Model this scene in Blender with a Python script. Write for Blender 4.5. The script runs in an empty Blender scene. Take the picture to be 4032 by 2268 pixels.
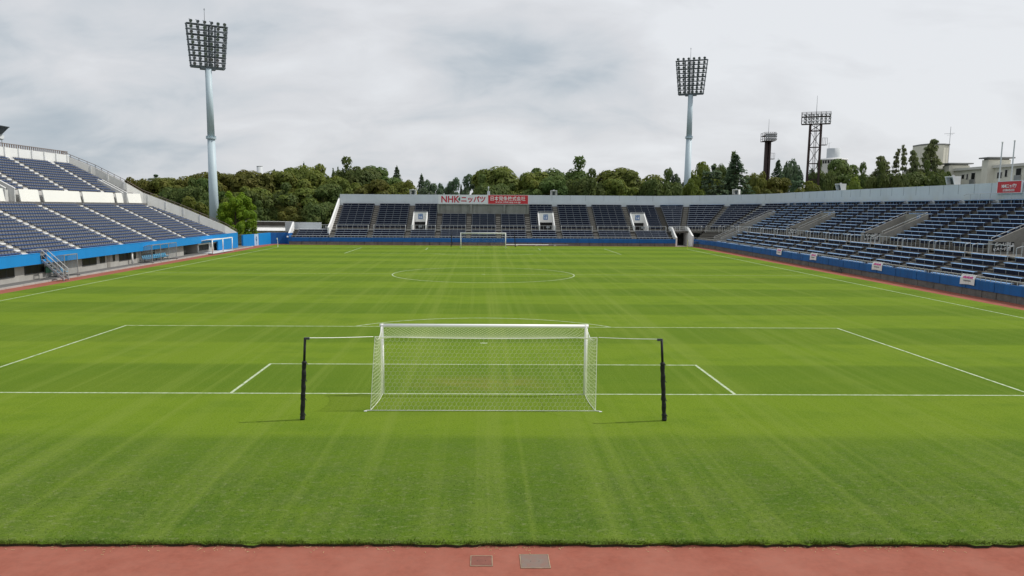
import bpy, bmesh, math, random
from mathutils import Vector, Matrix
R = math.radians
rnd = random.Random(7)
scene = bpy.context.scene
COL = scene.collection

# ------------------------------------------------------------------ camera
CAM = Vector((-0.064, -28.43, 6.708))
YAW, PITCH, ROLL, FPX = 0.0123, 0.1377, 0.0058, 3153.9      # pixels of the 4032 x 2268 photograph
PCX, PCY = 4032/2-77.6, 2268/2+120
_f = Vector((math.sin(YAW)*math.cos(PITCH), math.cos(YAW)*math.cos(PITCH), -math.sin(PITCH)))
_r = Vector((math.cos(YAW), -math.sin(YAW), 0)); _u = _r.cross(_f)
_r, _u = _r*math.cos(ROLL)+_u*math.sin(ROLL), -_r*math.sin(ROLL)+_u*math.cos(ROLL)
cd = bpy.data.cameras.new('camera'); cam = bpy.data.objects.new('camera', cd); COL.objects.link(cam)
M4 = Matrix((_r, _u, -_f)).transposed().to_4x4(); M4.translation = CAM
cam.matrix_world = M4
cd.sensor_width = 36; cd.lens = FPX/4032*36
cd.shift_x = 77.6/4032; cd.shift_y = 120/4032
cd.clip_start = 0.3; cd.clip_end = 6000
scene.camera = cam

def at(xd, yd, Y):
    """point on the plane y=Y seen at (xd, yd) of a 2576-wide print of the photograph (used as a survey)"""
    px, py = xd*1.5652, yd*1.5652
    d = _r*((px-PCX)/FPX) + _u*((PCY-py)/FPX) + _f
    return CAM + d*((Y-CAM.y)/d.y)

# ------------------------------------------------------------------ sky and sun
SUN_EL, SUN_AZ = 52.0, 79.0          # azimuth clockwise from +Y
sdir = Vector((math.sin(R(SUN_AZ))*math.cos(R(SUN_EL)), math.cos(R(SUN_AZ))*math.cos(R(SUN_EL)), math.sin(R(SUN_EL))))
w = bpy.data.worlds.new('World'); scene.world = w; w.use_nodes = True
nt = w.node_tree; N = nt.nodes; L = nt.links
N.clear()
def node(t, **kw):
    n = N.new(t)
    for k, v in kw.items(): setattr(n, k, v)
    return n
sky = node('ShaderNodeTexSky', sky_type='NISHITA', sun_disc=False)
sky.sun_elevation = R(SUN_EL); sky.sun_rotation = R(SUN_AZ); sky.dust_density = 2.5; sky.air_density = 1.0
bg_sky = node('ShaderNodeBackground'); bg_sky.inputs['Strength'].default_value = 0.10
L.new(sky.outputs[0], bg_sky.inputs['Color'])
tc = node('ShaderNodeTexCoord')
sep = node('ShaderNodeSeparateXYZ'); L.new(tc.outputs['Generated'], sep.inputs[0])
def math_(op, a, b=None, clamp=False):
    n = node('ShaderNodeMath', operation=op); n.use_clamp = clamp
    for i, v in enumerate((a, b)):
        if v is None: continue
        if isinstance(v, (int, float)): n.inputs[i].default_value = v
        else: L.new(v, n.inputs[i])
    return n.outputs[0]
zz = math_('ADD', math_('MAXIMUM', sep.outputs['Z'], 0.0), 0.42)
comb = node('ShaderNodeCombineXYZ')
L.new(math_('DIVIDE', sep.outputs['X'], zz), comb.inputs[0]); L.new(math_('DIVIDE', sep.outputs['Y'], zz), comb.inputs[1])
def sky_noise(scale, detail, rough, off, dist=0.0):
    mp = node('ShaderNodeMapping'); mp.inputs['Location'].default_value = off; mp.inputs['Scale'].default_value = scale
    L.new(comb.outputs[0], mp.inputs[0])
    n = node('ShaderNodeTexNoise'); n.inputs['Scale'].default_value = 1.0; n.inputs['Detail'].default_value = detail
    n.inputs['Roughness'].default_value = rough; n.inputs['Distortion'].default_value = dist
    L.new(mp.outputs[0], n.inputs['Vector']); return n.outputs['Fac']
n1 = sky_noise((1.5, 2.3, 1), 5, 0.50, (9.3, 5.2, 0), 0.3)
n2 = sky_noise((4.2, 6.0, 1), 7, 0.52, (7.7, 2.4, 3), 0.4)
blend = math_('ADD', math_('ADD', math_('MULTIPLY', n1, 0.62), math_('MULTIPLY', n2, 0.66)), -0.085)
# brighter towards the sun's side of the sky
dot = node('ShaderNodeVectorMath', operation='DOT_PRODUCT'); L.new(tc.outputs['Generated'], dot.inputs[0]); dot.inputs[1].default_value = sdir
glow = math_('MULTIPLY', math_('SUBTRACT', dot.outputs['Value'], 0.22), 0.42)
low = math_('MULTIPLY', math_('SUBTRACT', 0.30, sep.outputs['Z'], True), 0.10)
def mass(xd, yd, rx, ry, amt):
    """one broad bank of cloud round a direction of the sky"""
    d = at(xd, yd, 1000) - CAM; d.normalize(); k = max(d.z, 0)+0.42
    mp = node('ShaderNodeMapping', vector_type='POINT'); mp.inputs['Scale'].default_value = (1/rx, 1/ry, 0)
    mp.inputs['Location'].default_value = (-d.x/k/rx, -d.y/k/ry, 0); L.new(comb.outputs[0], mp.inputs[0])
    ln = node('ShaderNodeVectorMath', operation='LENGTH'); L.new(mp.outputs[0], ln.inputs[0])
    r_ = node('ShaderNodeMapRange', interpolation_type='SMOOTHSTEP'); r_.inputs[1].default_value = 1.0; r_.inputs[2].default_value = 0.0
    r_.inputs[3].default_value = 0.0; r_.inputs[4].default_value = amt; L.new(ln.outputs['Value'], r_.inputs[0]); return r_.outputs[0]
fac = math_('ADD', math_('ADD', blend, glow), low)
for m_ in ((1300, 165, 0.34, 0.20, -0.23), (1500, 70, 0.26, 0.16, -0.12), (300, 340, 0.50, 0.24, -0.08), (40, 60, 0.26, 0.16, -0.07), (1900, 60, 0.30, 0.22, 0.15), (330, 170, 0.34, 0.20, 0.09), (1050, 350, 0.40, 0.25, 0.05), (2380, 250, 0.40, 0.50, 0.05)):
    fac = math_('ADD', fac, mass(*m_))
ramp = node('ShaderNodeValToRGB'); L.new(fac, ramp.inputs[0])
e = ramp.color_ramp.elements
e[0].position = 0.26; e[0].color = (0.43, 0.50, 0.565, 1)
e[1].position = 0.74; e[1].color = (0.82, 0.84, 0.87, 1)
for p_, c_ in ((0.36, (0.52, 0.575, 0.628, 1)), (0.45, (0.63, 0.665, 0.705, 1)), (0.56, (0.715, 0.73, 0.76, 1))):
    q = e.new(p_); q.color = c_
bg_cl = node('ShaderNodeBackground'); bg_cl.inputs['Strength'].default_value = 1.0
L.new(ramp.outputs[0], bg_cl.inputs['Color'])
mx = node('ShaderNodeMixShader'); mx.inputs[0].default_value = 0.93
L.new(bg_sky.outputs[0], mx.inputs[1]); L.new(bg_cl.outputs[0], mx.inputs[2])
out = node('ShaderNodeOutputWorld'); L.new(mx.outputs[0], out.inputs[0])
sl = bpy.data.lights.new('sun', 'SUN'); sl.energy = 3.0; sl.angle = R(0.6); sl.color = (1.0, 0.955, 0.88)
so = bpy.data.objects.new('sun', sl); COL.objects.link(so)
so.rotation_euler = (-sdir).to_track_quat('-Z', 'Y').to_euler(); so.location = (60, 20, 80)
vs = scene.view_settings; vs.view_transform = 'Standard'; vs.look = 'None'; vs.exposure = 0; vs.gamma = 1; vs.use_curve_mapping = False
scene.cycles.max_bounces = 6; scene.cycles.transparent_max_bounces = 8

# ------------------------------------------------------------------ materials
MATS = {}
def mat(name, col, rough=0.7, metal=0.0, spec=0.4, var=0.0, vscale=1.0, col2=None, streak=0.0, bump=0.0, alpha=1.0, fine=0.0, objvar=0.0):
    """plain Principled paint with wear: var = slow tint, streak = vertical dirt, fine = grain"""
    m = bpy.data.materials.new(name); m.use_nodes = True; MATS[name] = m
    t = m.node_tree; b = t.nodes['Principled BSDF']
    b.inputs['Base Color'].default_value = (*col, 1); b.inputs['Roughness'].default_value = rough
    b.inputs['Metallic'].default_value = metal; b.inputs['Specular IOR Level'].default_value = spec
    b.inputs['Alpha'].default_value = alpha
    if var or streak or fine or objvar:
        geo = t.nodes.new('ShaderNodeNewGeometry')
        src = None
        def noise(scale3, det, lo, hi):
            mp = t.nodes.new('ShaderNodeMapping'); mp.inputs['Scale'].default_value = scale3
            t.links.new(geo.outputs['Position'], mp.inputs[0])
            n = t.nodes.new('ShaderNodeTexNoise'); n.inputs['Scale'].default_value = 1; n.inputs['Detail'].default_value = det
            n.inputs['Roughness'].default_value = 0.65
            t.links.new(mp.outputs[0], n.inputs['Vector'])
            r_ = t.nodes.new('ShaderNodeMapRange'); r_.inputs[1].default_value = lo; r_.inputs[2].default_value = hi
            t.links.new(n.outputs['Fac'], r_.inputs[0]); return r_.outputs[0]
        cur = None
        def mix(fac, c2, amt):
            nonlocal cur
            mxn = t.nodes.new('ShaderNodeMix'); mxn.data_type = 'RGBA'
            mul = t.nodes.new('ShaderNodeMath'); mul.operation = 'MULTIPLY'; mul.inputs[1].default_value = amt
            t.links.new(fac, mul.inputs[0]); t.links.new(mul.outputs[0], mxn.inputs['Factor'])
            if cur is None: mxn.inputs['A'].default_value = (*col, 1)
            else: t.links.new(cur, mxn.inputs['A'])
            mxn.inputs['B'].default_value = (*c2, 1); cur = mxn.outputs['Result']
        dk = tuple(c*0.45 for c in col) if col2 is None else col2
        if var: mix(noise((vscale,)*3, 5, 0.35, 0.7), dk, var)
        if streak: mix(noise((1.3, 1.3, 0.12), 4, 0.5, 0.75), tuple(c*0.35 for c in col), streak)
        if fine: mix(noise((9,)*3, 3, 0.35, 0.7), tuple(min(1, c*1.5) for c in col), fine)
        if objvar:
            oi = t.nodes.new('ShaderNodeObjectInfo'); mix(oi.outputs['Random'], dk, objvar)
        t.links.new(cur, b.inputs['Base Color'])
    return m
concrete = mat('concrete', (0.30, 0.285, 0.26), 0.9, spec=0.2, var=0.5, vscale=0.8, streak=0.5, fine=0.2)
kerb_dark = mat('stained_kerb_concrete', (0.20, 0.195, 0.18), 0.95, spec=0.1, var=0.75, vscale=1.4, streak=0.5, fine=0.2)
main_conc = mat('main_stand_concrete', (0.155, 0.152, 0.15), 0.9, spec=0.2, var=0.4, vscale=1.2, fine=0.2)
concrete_dk = mat('terrace_concrete', (0.10, 0.094, 0.084), 0.9, spec=0.2, var=0.5, vscale=1.3, fine=0.2)
concrete_lt = mat('pale_concrete', (0.42, 0.41, 0.385), 0.9, spec=0.2, var=0.35, vscale=0.9, streak=0.2, fine=0.1)
old_conc = mat('stained_concrete', (0.30, 0.305, 0.28), 0.92, spec=0.2, var=0.6, vscale=0.45, streak=0.8, fine=0.15)
white = mat('white_paint', (0.80, 0.80, 0.79), 0.55, var=0.12, vscale=1.2, streak=0.12)
cream_board = mat('cream_board', (0.86, 0.85, 0.80), 0.6, var=0.05, vscale=0.6)
grey_wall = mat('grey_wall_paint', (0.60, 0.65, 0.69), 0.75, var=0.22, vscale=0.25, streak=0.12, fine=0.05)
end_paint = mat('end_wall_paint', (0.62, 0.62, 0.61), 0.75, var=0.2, vscale=0.5, streak=0.2)
blue = mat('blue_wall_paint', (0.004, 0.125, 0.42), 0.6, var=0.4, vscale=0.6, streak=0.5)
sky_blue = mat('bright_blue_paint', (0.004, 0.235, 0.62), 0.55, var=0.10, vscale=0.5, streak=0.12)
bench_blue = mat('bench_plank_paint', (0.20, 0.37, 0.62), 0.4, spec=0.4, var=0.35, vscale=1.4, col2=(0.13, 0.27, 0.50), objvar=0.12)
bench_edge = mat('bench_edge_shaded', (0.085, 0.105, 0.145), 0.6, var=0.3, vscale=2.0)  # plank edges coloured darker, as the shaded side below the sunlit tops
bench_navy = mat('bench_navy_panel', (0.010, 0.014, 0.036), 0.7, spec=0.2, var=0.4, vscale=1.0)
bench_rest = mat('bench_plank_grey', (0.20, 0.245, 0.32), 0.5, var=0.4, vscale=1.4)  # greyer plank colour for the far stand and the corner
bench_metal = mat('bench_bracket', (0.30, 0.31, 0.33), 0.6, metal=0.3)
seat_blue = mat('seat_blue_plastic', (0.036, 0.082, 0.235), 0.5, var=0.45, vscale=0.9, col2=(0.075, 0.115, 0.19))
seat_grey = mat('seat_back_grey', (0.110, 0.118, 0.135), 0.55, var=0.6, vscale=2.0, col2=(0.065, 0.072, 0.088))
step_white = mat('step_white', (0.78, 0.79, 0.80), 0.7, var=0.15, vscale=2.0)
rail_white = mat('rail_white', (0.52, 0.53, 0.53), 0.45, var=0.2, vscale=1.5)
rail_brown = mat('rail_brown', (0.22, 0.17, 0.15), 0.6, var=0.3)
steel = mat('galvanised_steel', (0.42, 0.43, 0.44), 0.45, metal=0.6, var=0.25)
pole_paint = mat('pale_blue_pole_paint', (0.46, 0.56, 0.62), 0.5, var=0.12, vscale=0.3, streak=0.10)
frame_grey = mat('floodlight_frame', (0.125, 0.15, 0.17), 0.6, metal=0.1, var=0.2)
lamp_dark = mat('lamp_housing', (0.06, 0.07, 0.08), 0.5, metal=0.3)
lamp_shell = mat('lamp_shell', (0.34, 0.37, 0.40), 0.5, metal=0.2)
lamp_glass = mat('lamp_glass', (0.12, 0.14, 0.16), 0.15, spec=0.8)
rust = mat('dark_brown_steel', (0.050, 0.030, 0.028), 0.7, var=0.4)
black = mat('black_padding', (0.010, 0.011, 0.013), 0.65, var=0.3, vscale=8)
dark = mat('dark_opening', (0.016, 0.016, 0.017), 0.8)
glass_dk = mat('dark_window_glass', (0.012, 0.013, 0.014), 0.35, spec=0.25, var=0.4, vscale=1.5)
clear = mat('clear_polycarbonate', (0.42, 0.46, 0.47), 0.15, spec=0.6, alpha=0.30)
net_white = mat('net_cord', (0.66, 0.72, 0.48), 0.8)
goal_white = mat('goal_white', (0.92, 0.92, 0.91), 0.35, var=0.05)
red_sign = mat('sign_red', (0.56, 0.032, 0.045), 0.5, var=0.08)
sign_white = mat('sign_white', (0.74, 0.77, 0.80), 0.5, var=0.08)
sign_green = mat('sign_green', (0.01, 0.12, 0.07), 0.5)
sign_blue = mat('sign_blue', (0.10, 0.20, 0.42), 0.5)
letter_white = mat('letter_white', (0.85, 0.85, 0.85), 0.5)
letter_red = mat('letter_red', (0.50, 0.025, 0.055), 0.5)
sign_dark = mat('sign_charcoal', (0.035, 0.038, 0.04), 0.6)
cloth_white = mat('white_cloth', (0.86, 0.85, 0.88), 0.8, var=0.1, vscale=3)
awning = mat('translucent_awning', (0.80, 0.80, 0.78), 0.6)
_t = awning.node_tree; _tr = _t.nodes.new('ShaderNodeBsdfTranslucent'); _tr.inputs['Color'].default_value = (0.8, 0.8, 0.78, 1)
_ms = _t.nodes.new('ShaderNodeMixShader'); _ms.inputs[0].default_value = 0.5
_t.links.new(_t.nodes['Principled BSDF'].outputs[0], _ms.inputs[1]); _t.links.new(_tr.outputs[0], _ms.inputs[2]); _t.links.new(_ms.outputs[0], _t.nodes['Material Output'].inputs['Surface'])
print_pink = mat('print_pink', (0.60, 0.10, 0.30), 0.7)
print_grey = mat('print_grey', (0.22, 0.22, 0.25), 0.7)
green_board = mat('green_board', (0.008, 0.045, 0.025), 0.6, var=0.3)
yellow = mat('flag_yellow', (0.72, 0.68, 0.15), 0.6)
seat_cyan = mat('dugout_seat_blue', (0.10, 0.38, 0.60), 0.4)
beige = mat('beige_render', (0.76, 0.74, 0.64), 0.85, var=0.18, vscale=0.35, streak=0.22)
beige_lt = mat('pale_render', (0.68, 0.67, 0.62), 0.85, var=0.15, vscale=0.3, streak=0.15)
roof_grey = mat('roof_grey', (0.24, 0.245, 0.24), 0.8, var=0.3)
pale_grey = mat('pale_grey_paint', (0.55, 0.58, 0.60), 0.8, var=0.1, vscale=0.2)
soil = mat('dark_soil', (0.034, 0.036, 0.018), 0.95)
bark = mat('bark', (0.075, 0.058, 0.042), 0.95, var=0.4, vscale=2)
fence_mesh = mat('brown_fence', (0.085, 0.075, 0.062), 0.8, var=0.3, vscale=1.0)

def foliage(name, c1, c2, c3):
    m = bpy.data.materials.new(name); m.use_nodes = True; t = m.node_tree; b = t.nodes['Principled BSDF']
    b.inputs['Roughness'].default_value = 0.65; b.inputs['Specular IOR Level'].default_value = 0.25
    tcn = t.nodes.new('ShaderNodeTexCoord')
    n = t.nodes.new('ShaderNodeTexNoise'); n.inputs['Scale'].default_value = 0.55; n.inputs['Detail'].default_value = 4
    t.links.new(tcn.outputs['Object'], n.inputs['Vector'])
    rp = t.nodes.new('ShaderNodeValToRGB'); t.links.new(n.outputs['Fac'], rp.inputs[0])
    rp.color_ramp.elements[0].position = 0.33; rp.color_ramp.elements[0].color = (*c1, 1)
    rp.color_ramp.elements[1].position = 0.68; rp.color_ramp.elements[1].color = (*c3, 1)
    q = rp.color_ramp.elements.new(0.5); q.color = (*c2, 1)
    oi = t.nodes.new('ShaderNodeObjectInfo')
    hs = t.nodes.new('ShaderNodeHueSaturation')
    mr = t.nodes.new('ShaderNodeMapRange'); mr.inputs[3].default_value = 0.475; mr.inputs[4].default_value = 0.515
    t.links.new(oi.outputs['Random'], mr.inputs[0]); t.links.new(mr.outputs[0], hs.inputs['Hue'])
    mr2 = t.nodes.new('ShaderNodeMapRange'); mr2.inputs[3].default_value = 0.78; mr2.inputs[4].default_value = 1.22
    t.links.new(oi.outputs['Random'], mr2.inputs[0]); t.links.new(mr2.outputs[0], hs.inputs['Value'])
    t.links.new(rp.outputs[0], hs.inputs['Color']); t.links.new(hs.outputs[0], b.inputs['Base Color'])
    # thin leaves let some light through
    tr = t.nodes.new('ShaderNodeBsdfTranslucent'); t.links.new(hs.outputs[0], tr.inputs['Color'])
    ms = t.nodes.new('ShaderNodeMixShader'); ms.inputs[0].default_value = 0.45
    t.links.new(b.outputs[0], ms.inputs[1]); t.links.new(tr.outputs[0], ms.inputs[2])
    t.links.new(ms.outputs[0], t.nodes['Material Output'].inputs['Surface'])
    return m
leaf_mid = foliage('leaf_olive_green', (0.106, 0.136, 0.026), (0.151, 0.179, 0.034), (0.201, 0.206, 0.042))
leaf_dark = foliage('leaf_dark_green', (0.077, 0.126, 0.034), (0.110, 0.162, 0.042), (0.149, 0.190, 0.052))
leaf_light = foliage('leaf_yellow_green', (0.100, 0.144, 0.022), (0.133, 0.178, 0.027), (0.167, 0.200, 0.034))
leaf_bright = foliage('leaf_bright_green', (0.112, 0.224, 0.013), (0.168, 0.290, 0.017), (0.233, 0.347, 0.022))
leaf_blue = foliage('needle_blue_green', (0.078, 0.136, 0.075), (0.108, 0.167, 0.089), (0.138, 0.200, 0.107))
leaf_pine = foliage('needle_pine_green', (0.131, 0.174, 0.076), (0.178, 0.218, 0.089), (0.223, 0.257, 0.106))

def grass_material():
    m = bpy.data.materials.new('mown_turf'); m.use_nodes = True; t = m.node_tree; b = t.nodes['Principled BSDF']
    b.inputs['Roughness'].default_value = 0.9; b.inputs['Specular IOR Level'].default_value = 0.03
    b.inputs['Sheen Weight'].default_value = 0.09; b.inputs['Sheen Roughness'].default_value = 0.55; b.inputs['Sheen Tint'].default_value = (0.62, 0.72, 0.16, 1)
    nd, ln = t.nodes, t.links
    geo = nd.new('ShaderNodeNewGeometry'); sx = nd.new('ShaderNodeSeparateXYZ'); ln.new(geo.outputs['Position'], sx.inputs[0])
    def mth(op, a, c=None, clamp=False):
        n = nd.new('ShaderNodeMath'); n.operation = op; n.use_clamp = clamp
        for i, v in enumerate((a, c)):
            if v is None: continue
            if isinstance(v, (int, float)): n.inputs[i].default_value = v
            else: ln.new(v, n.inputs[i])
        return n.outputs[0]
    def noise(sc, det=4, rough=0.6, off=(0, 0, 0), dist=0.0):
        mp = nd.new('ShaderNodeMapping'); mp.inputs['Scale'].default_value = sc; mp.inputs['Location'].default_value = off
        ln.new(geo.outputs['Position'], mp.inputs[0])
        n = nd.new('ShaderNodeTexNoise'); n.inputs['Scale'].default_value = 1; n.inputs['Detail'].default_value = det
        n.inputs['Roughness'].default_value = rough; n.inputs['Distortion'].default_value = dist
        ln.new(mp.outputs[0], n.inputs['Vector']); return n.outputs['Fac']
    def rng(v, a, c, o0=0.0, o1=1.0):
        r_ = nd.new('ShaderNodeMapRange'); r_.inputs[1].default_value = a; r_.inputs[2].default_value = c
        r_.inputs[3].default_value = o0; r_.inputs[4].default_value = o1; ln.new(v, r_.inputs[0]); return r_.outputs[0]
    def mixc(fac, A, B):
        n = nd.new('ShaderNodeMix'); n.data_type = 'RGBA'
        if isinstance(fac, float): n.inputs['Factor'].default_value = fac
        else: ln.new(fac, n.inputs['Factor'])
        for k, v in (('A', A), ('B', B)):
            if isinstance(v, tuple): n.inputs[k].default_value = (*v, 1)
            else: ln.new(v, n.inputs[k])
        return n.outputs['Result']
    # mowing bands 5.5 m wide across the pitch, blades combed to and fro
    wob = mth('MULTIPLY', mth('SUBTRACT', noise((0.12, 0.4, 1), 3), 0.5), 0.35)
    ph = mth('MULTIPLY', mth('ADD', sx.outputs['Y'], wob), 2*math.pi/11.0)
    band = rng(mth('SINE', ph), -0.16, 0.16)
    band = mth('MULTIPLY', band, rng(noise((0.07, 0.12, 1), 2), 0.25, 0.60, 0.50, 1.0))
    base = mixc(band, (0.120, 0.194, 0.0110), (0.074, 0.138, 0.0080))
    # slow patches
    base = mixc(mth('MULTIPLY', rng(noise((0.10, 0.14, 1), 4, 0.6, (5, 3, 0)), 0.46, 0.76), 0.45), base, (0.138, 0.194, 0.018))
    base = mixc(mth('MULTIPLY', rng(noise((0.28, 0.5, 1), 5, 0.65, (1, 9, 0)), 0.48, 0.70), 0.50), base, (0.058, 0.126, 0.007))
    # thin, dry turf: goal mouth and patches by the running track
    dx = mth('MULTIPLY', sx.outputs['X'], 0.42); dy = mth('MULTIPLY', mth('SUBTRACT', sx.outputs['Y'], 1.7), 0.75)
    gm = rng(mth('SQRT', mth('ADD', mth('MULTIPLY', dx, dx), mth('MULTIPLY', dy, dy))), 0.15, 1.5, 1, 0)
    gm = mth('MULTIPLY', gm, rng(noise((0.9, 1.4, 1), 5, 0.7), 0.35, 0.7))
    base = mixc(mth('MULTIPLY', gm, 0.9), base, (0.235, 0.195, 0.055))
    nr = rng(sx.outputs['Y'], -12.0, -4.5, 1, 0)
    base = mixc(mth('MULTIPLY', nr, mth('MULTIPLY', rng(noise((0.7, 1.1, 1), 6, 0.75, (4, 4, 0)), 0.44, 0.62), 0.80)), base, (0.112, 0.146, 0.046))
    base = mixc(mth('MULTIPLY', nr, mth('MULTIPLY', rng(noise((0.35, 0.55, 1), 5, 0.7, (14, 2, 0)), 0.45, 0.60), 0.75)), base, (0.036, 0.094, 0.010))
    base = mixc(mth('MULTIPLY', nr, 0.60), base, (0.046, 0.096, 0.0075))  # near turf painted darker: blades give back less light to a steep view
    # mower wheel tracks along the pitch
    tr = mth('MULTIPLY', rng(noise((0.80, 0.012, 1), 3, 0.70, (11, 0, 0)), 0.49, 0.72), 0.48)
    mid_ = rng(mth('ABSOLUTE', sx.outputs['X']), 4, 26, 1.35, 0.7)
    tr = mth('MULTIPLY', tr, mid_)
    base = mixc(tr, base, (0.165, 0.228, 0.036))
    tr2 = mth('MULTIPLY', rng(noise((2.6, 0.02, 1), 2, 0.6, (3, 5, 0)), 0.52, 0.74), 0.26)
    tr2 = mth('MULTIPLY', tr2, mid_)
    base = mixc(tr2, base, (0.170, 0.232, 0.038))
    # blade-scale speckle
    sp = noise((14, 22, 1), 5, 0.8)
    base = mixc(mth('MULTIPLY', rng(sp, 0.52, 0.66), 0.70), base, (0.150, 0.205, 0.040))
    base = mixc(mth('MULTIPLY', rng(sp, 0.48, 0.33), 0.75), base, (0.030, 0.070, 0.005))
    tuft = mth('MULTIPLY', rng(noise((4.5, 6.5, 1), 7, 0.85, (2, 2, 0)), 0.53, 0.66), rng(sx.outputs['Y'], -3, -10, 0.04, 0.90))
    base = mixc(tuft, base, (0.175, 0.205, 0.090))
    tuf2 = mth('MULTIPLY', rng(noise((5.0, 7.5, 1), 7, 0.85, (7, 5, 0)), 0.55, 0.66), rng(sx.outputs['Y'], -3, -10, 0.04, 0.95))
    base = mixc(tuf2, base, (0.022, 0.050, 0.008))
    ln.new(base, b.inputs['Base Color'])
    bp = nd.new('ShaderNodeBump'); bp.inputs['Strength'].default_value = 0.6; bp.inputs['Distance'].default_value = 0.04
    ln.new(sp, bp.inputs['Height']); ln.new(bp.outputs[0], b.inputs['Normal'])
    return m
turf = grass_material()
def line_material():
    m = bpy.data.materials.new('pitch_line_paint'); m.use_nodes = True; t = m.node_tree; b = t.nodes['Principled BSDF']
    b.inputs['Roughness'].default_value = 0.9; b.inputs['Specular IOR Level'].default_value = 0.1
    geo = t.nodes.new('ShaderNodeNewGeometry')
    n = t.nodes.new('ShaderNodeTexNoise'); n.inputs['Scale'].default_value = 3.5; n.inputs['Detail'].default_value = 6; n.inputs['Roughness'].default_value = 0.8
    t.links.new(geo.outputs['Position'], n.inputs['Vector'])
    rp = t.nodes.new('ShaderNodeValToRGB'); t.links.new(n.outputs['Fac'], rp.inputs[0])
    rp.color_ramp.elements[0].position = 0.32; rp.color_ramp.elements[0].color = (0.16, 0.26, 0.07, 1)
    rp.color_ramp.elements[1].position = 0.60; rp.color_ramp.elements[1].color = (0.50, 0.56, 0.42, 1)
    t.links.new(rp.outputs[0], b.inputs['Base Color']); return m
line_paint = line_material()
track_red = mat('track_rubber', (0.238, 0.078, 0.054), 0.92, spec=0.08, var=0.75, vscale=0.75, col2=(0.315, 0.132, 0.098), fine=0.35)
ground_m = mat('outside_ground', (0.10, 0.105, 0.075), 0.95, var=0.5, vscale=0.2)
track_plate = mat('red_cover_plate', (0.215, 0.078, 0.055), 0.85, var=0.6, vscale=4)
grey_plate = mat('grey_cover_plate', (0.165, 0.14, 0.118), 0.8, var=0.75, vscale=4, col2=(0.21, 0.10, 0.075))
plate_rim = mat('cream_plate_rim', (0.33, 0.25, 0.17), 0.8, var=0.7, vscale=6)

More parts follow.
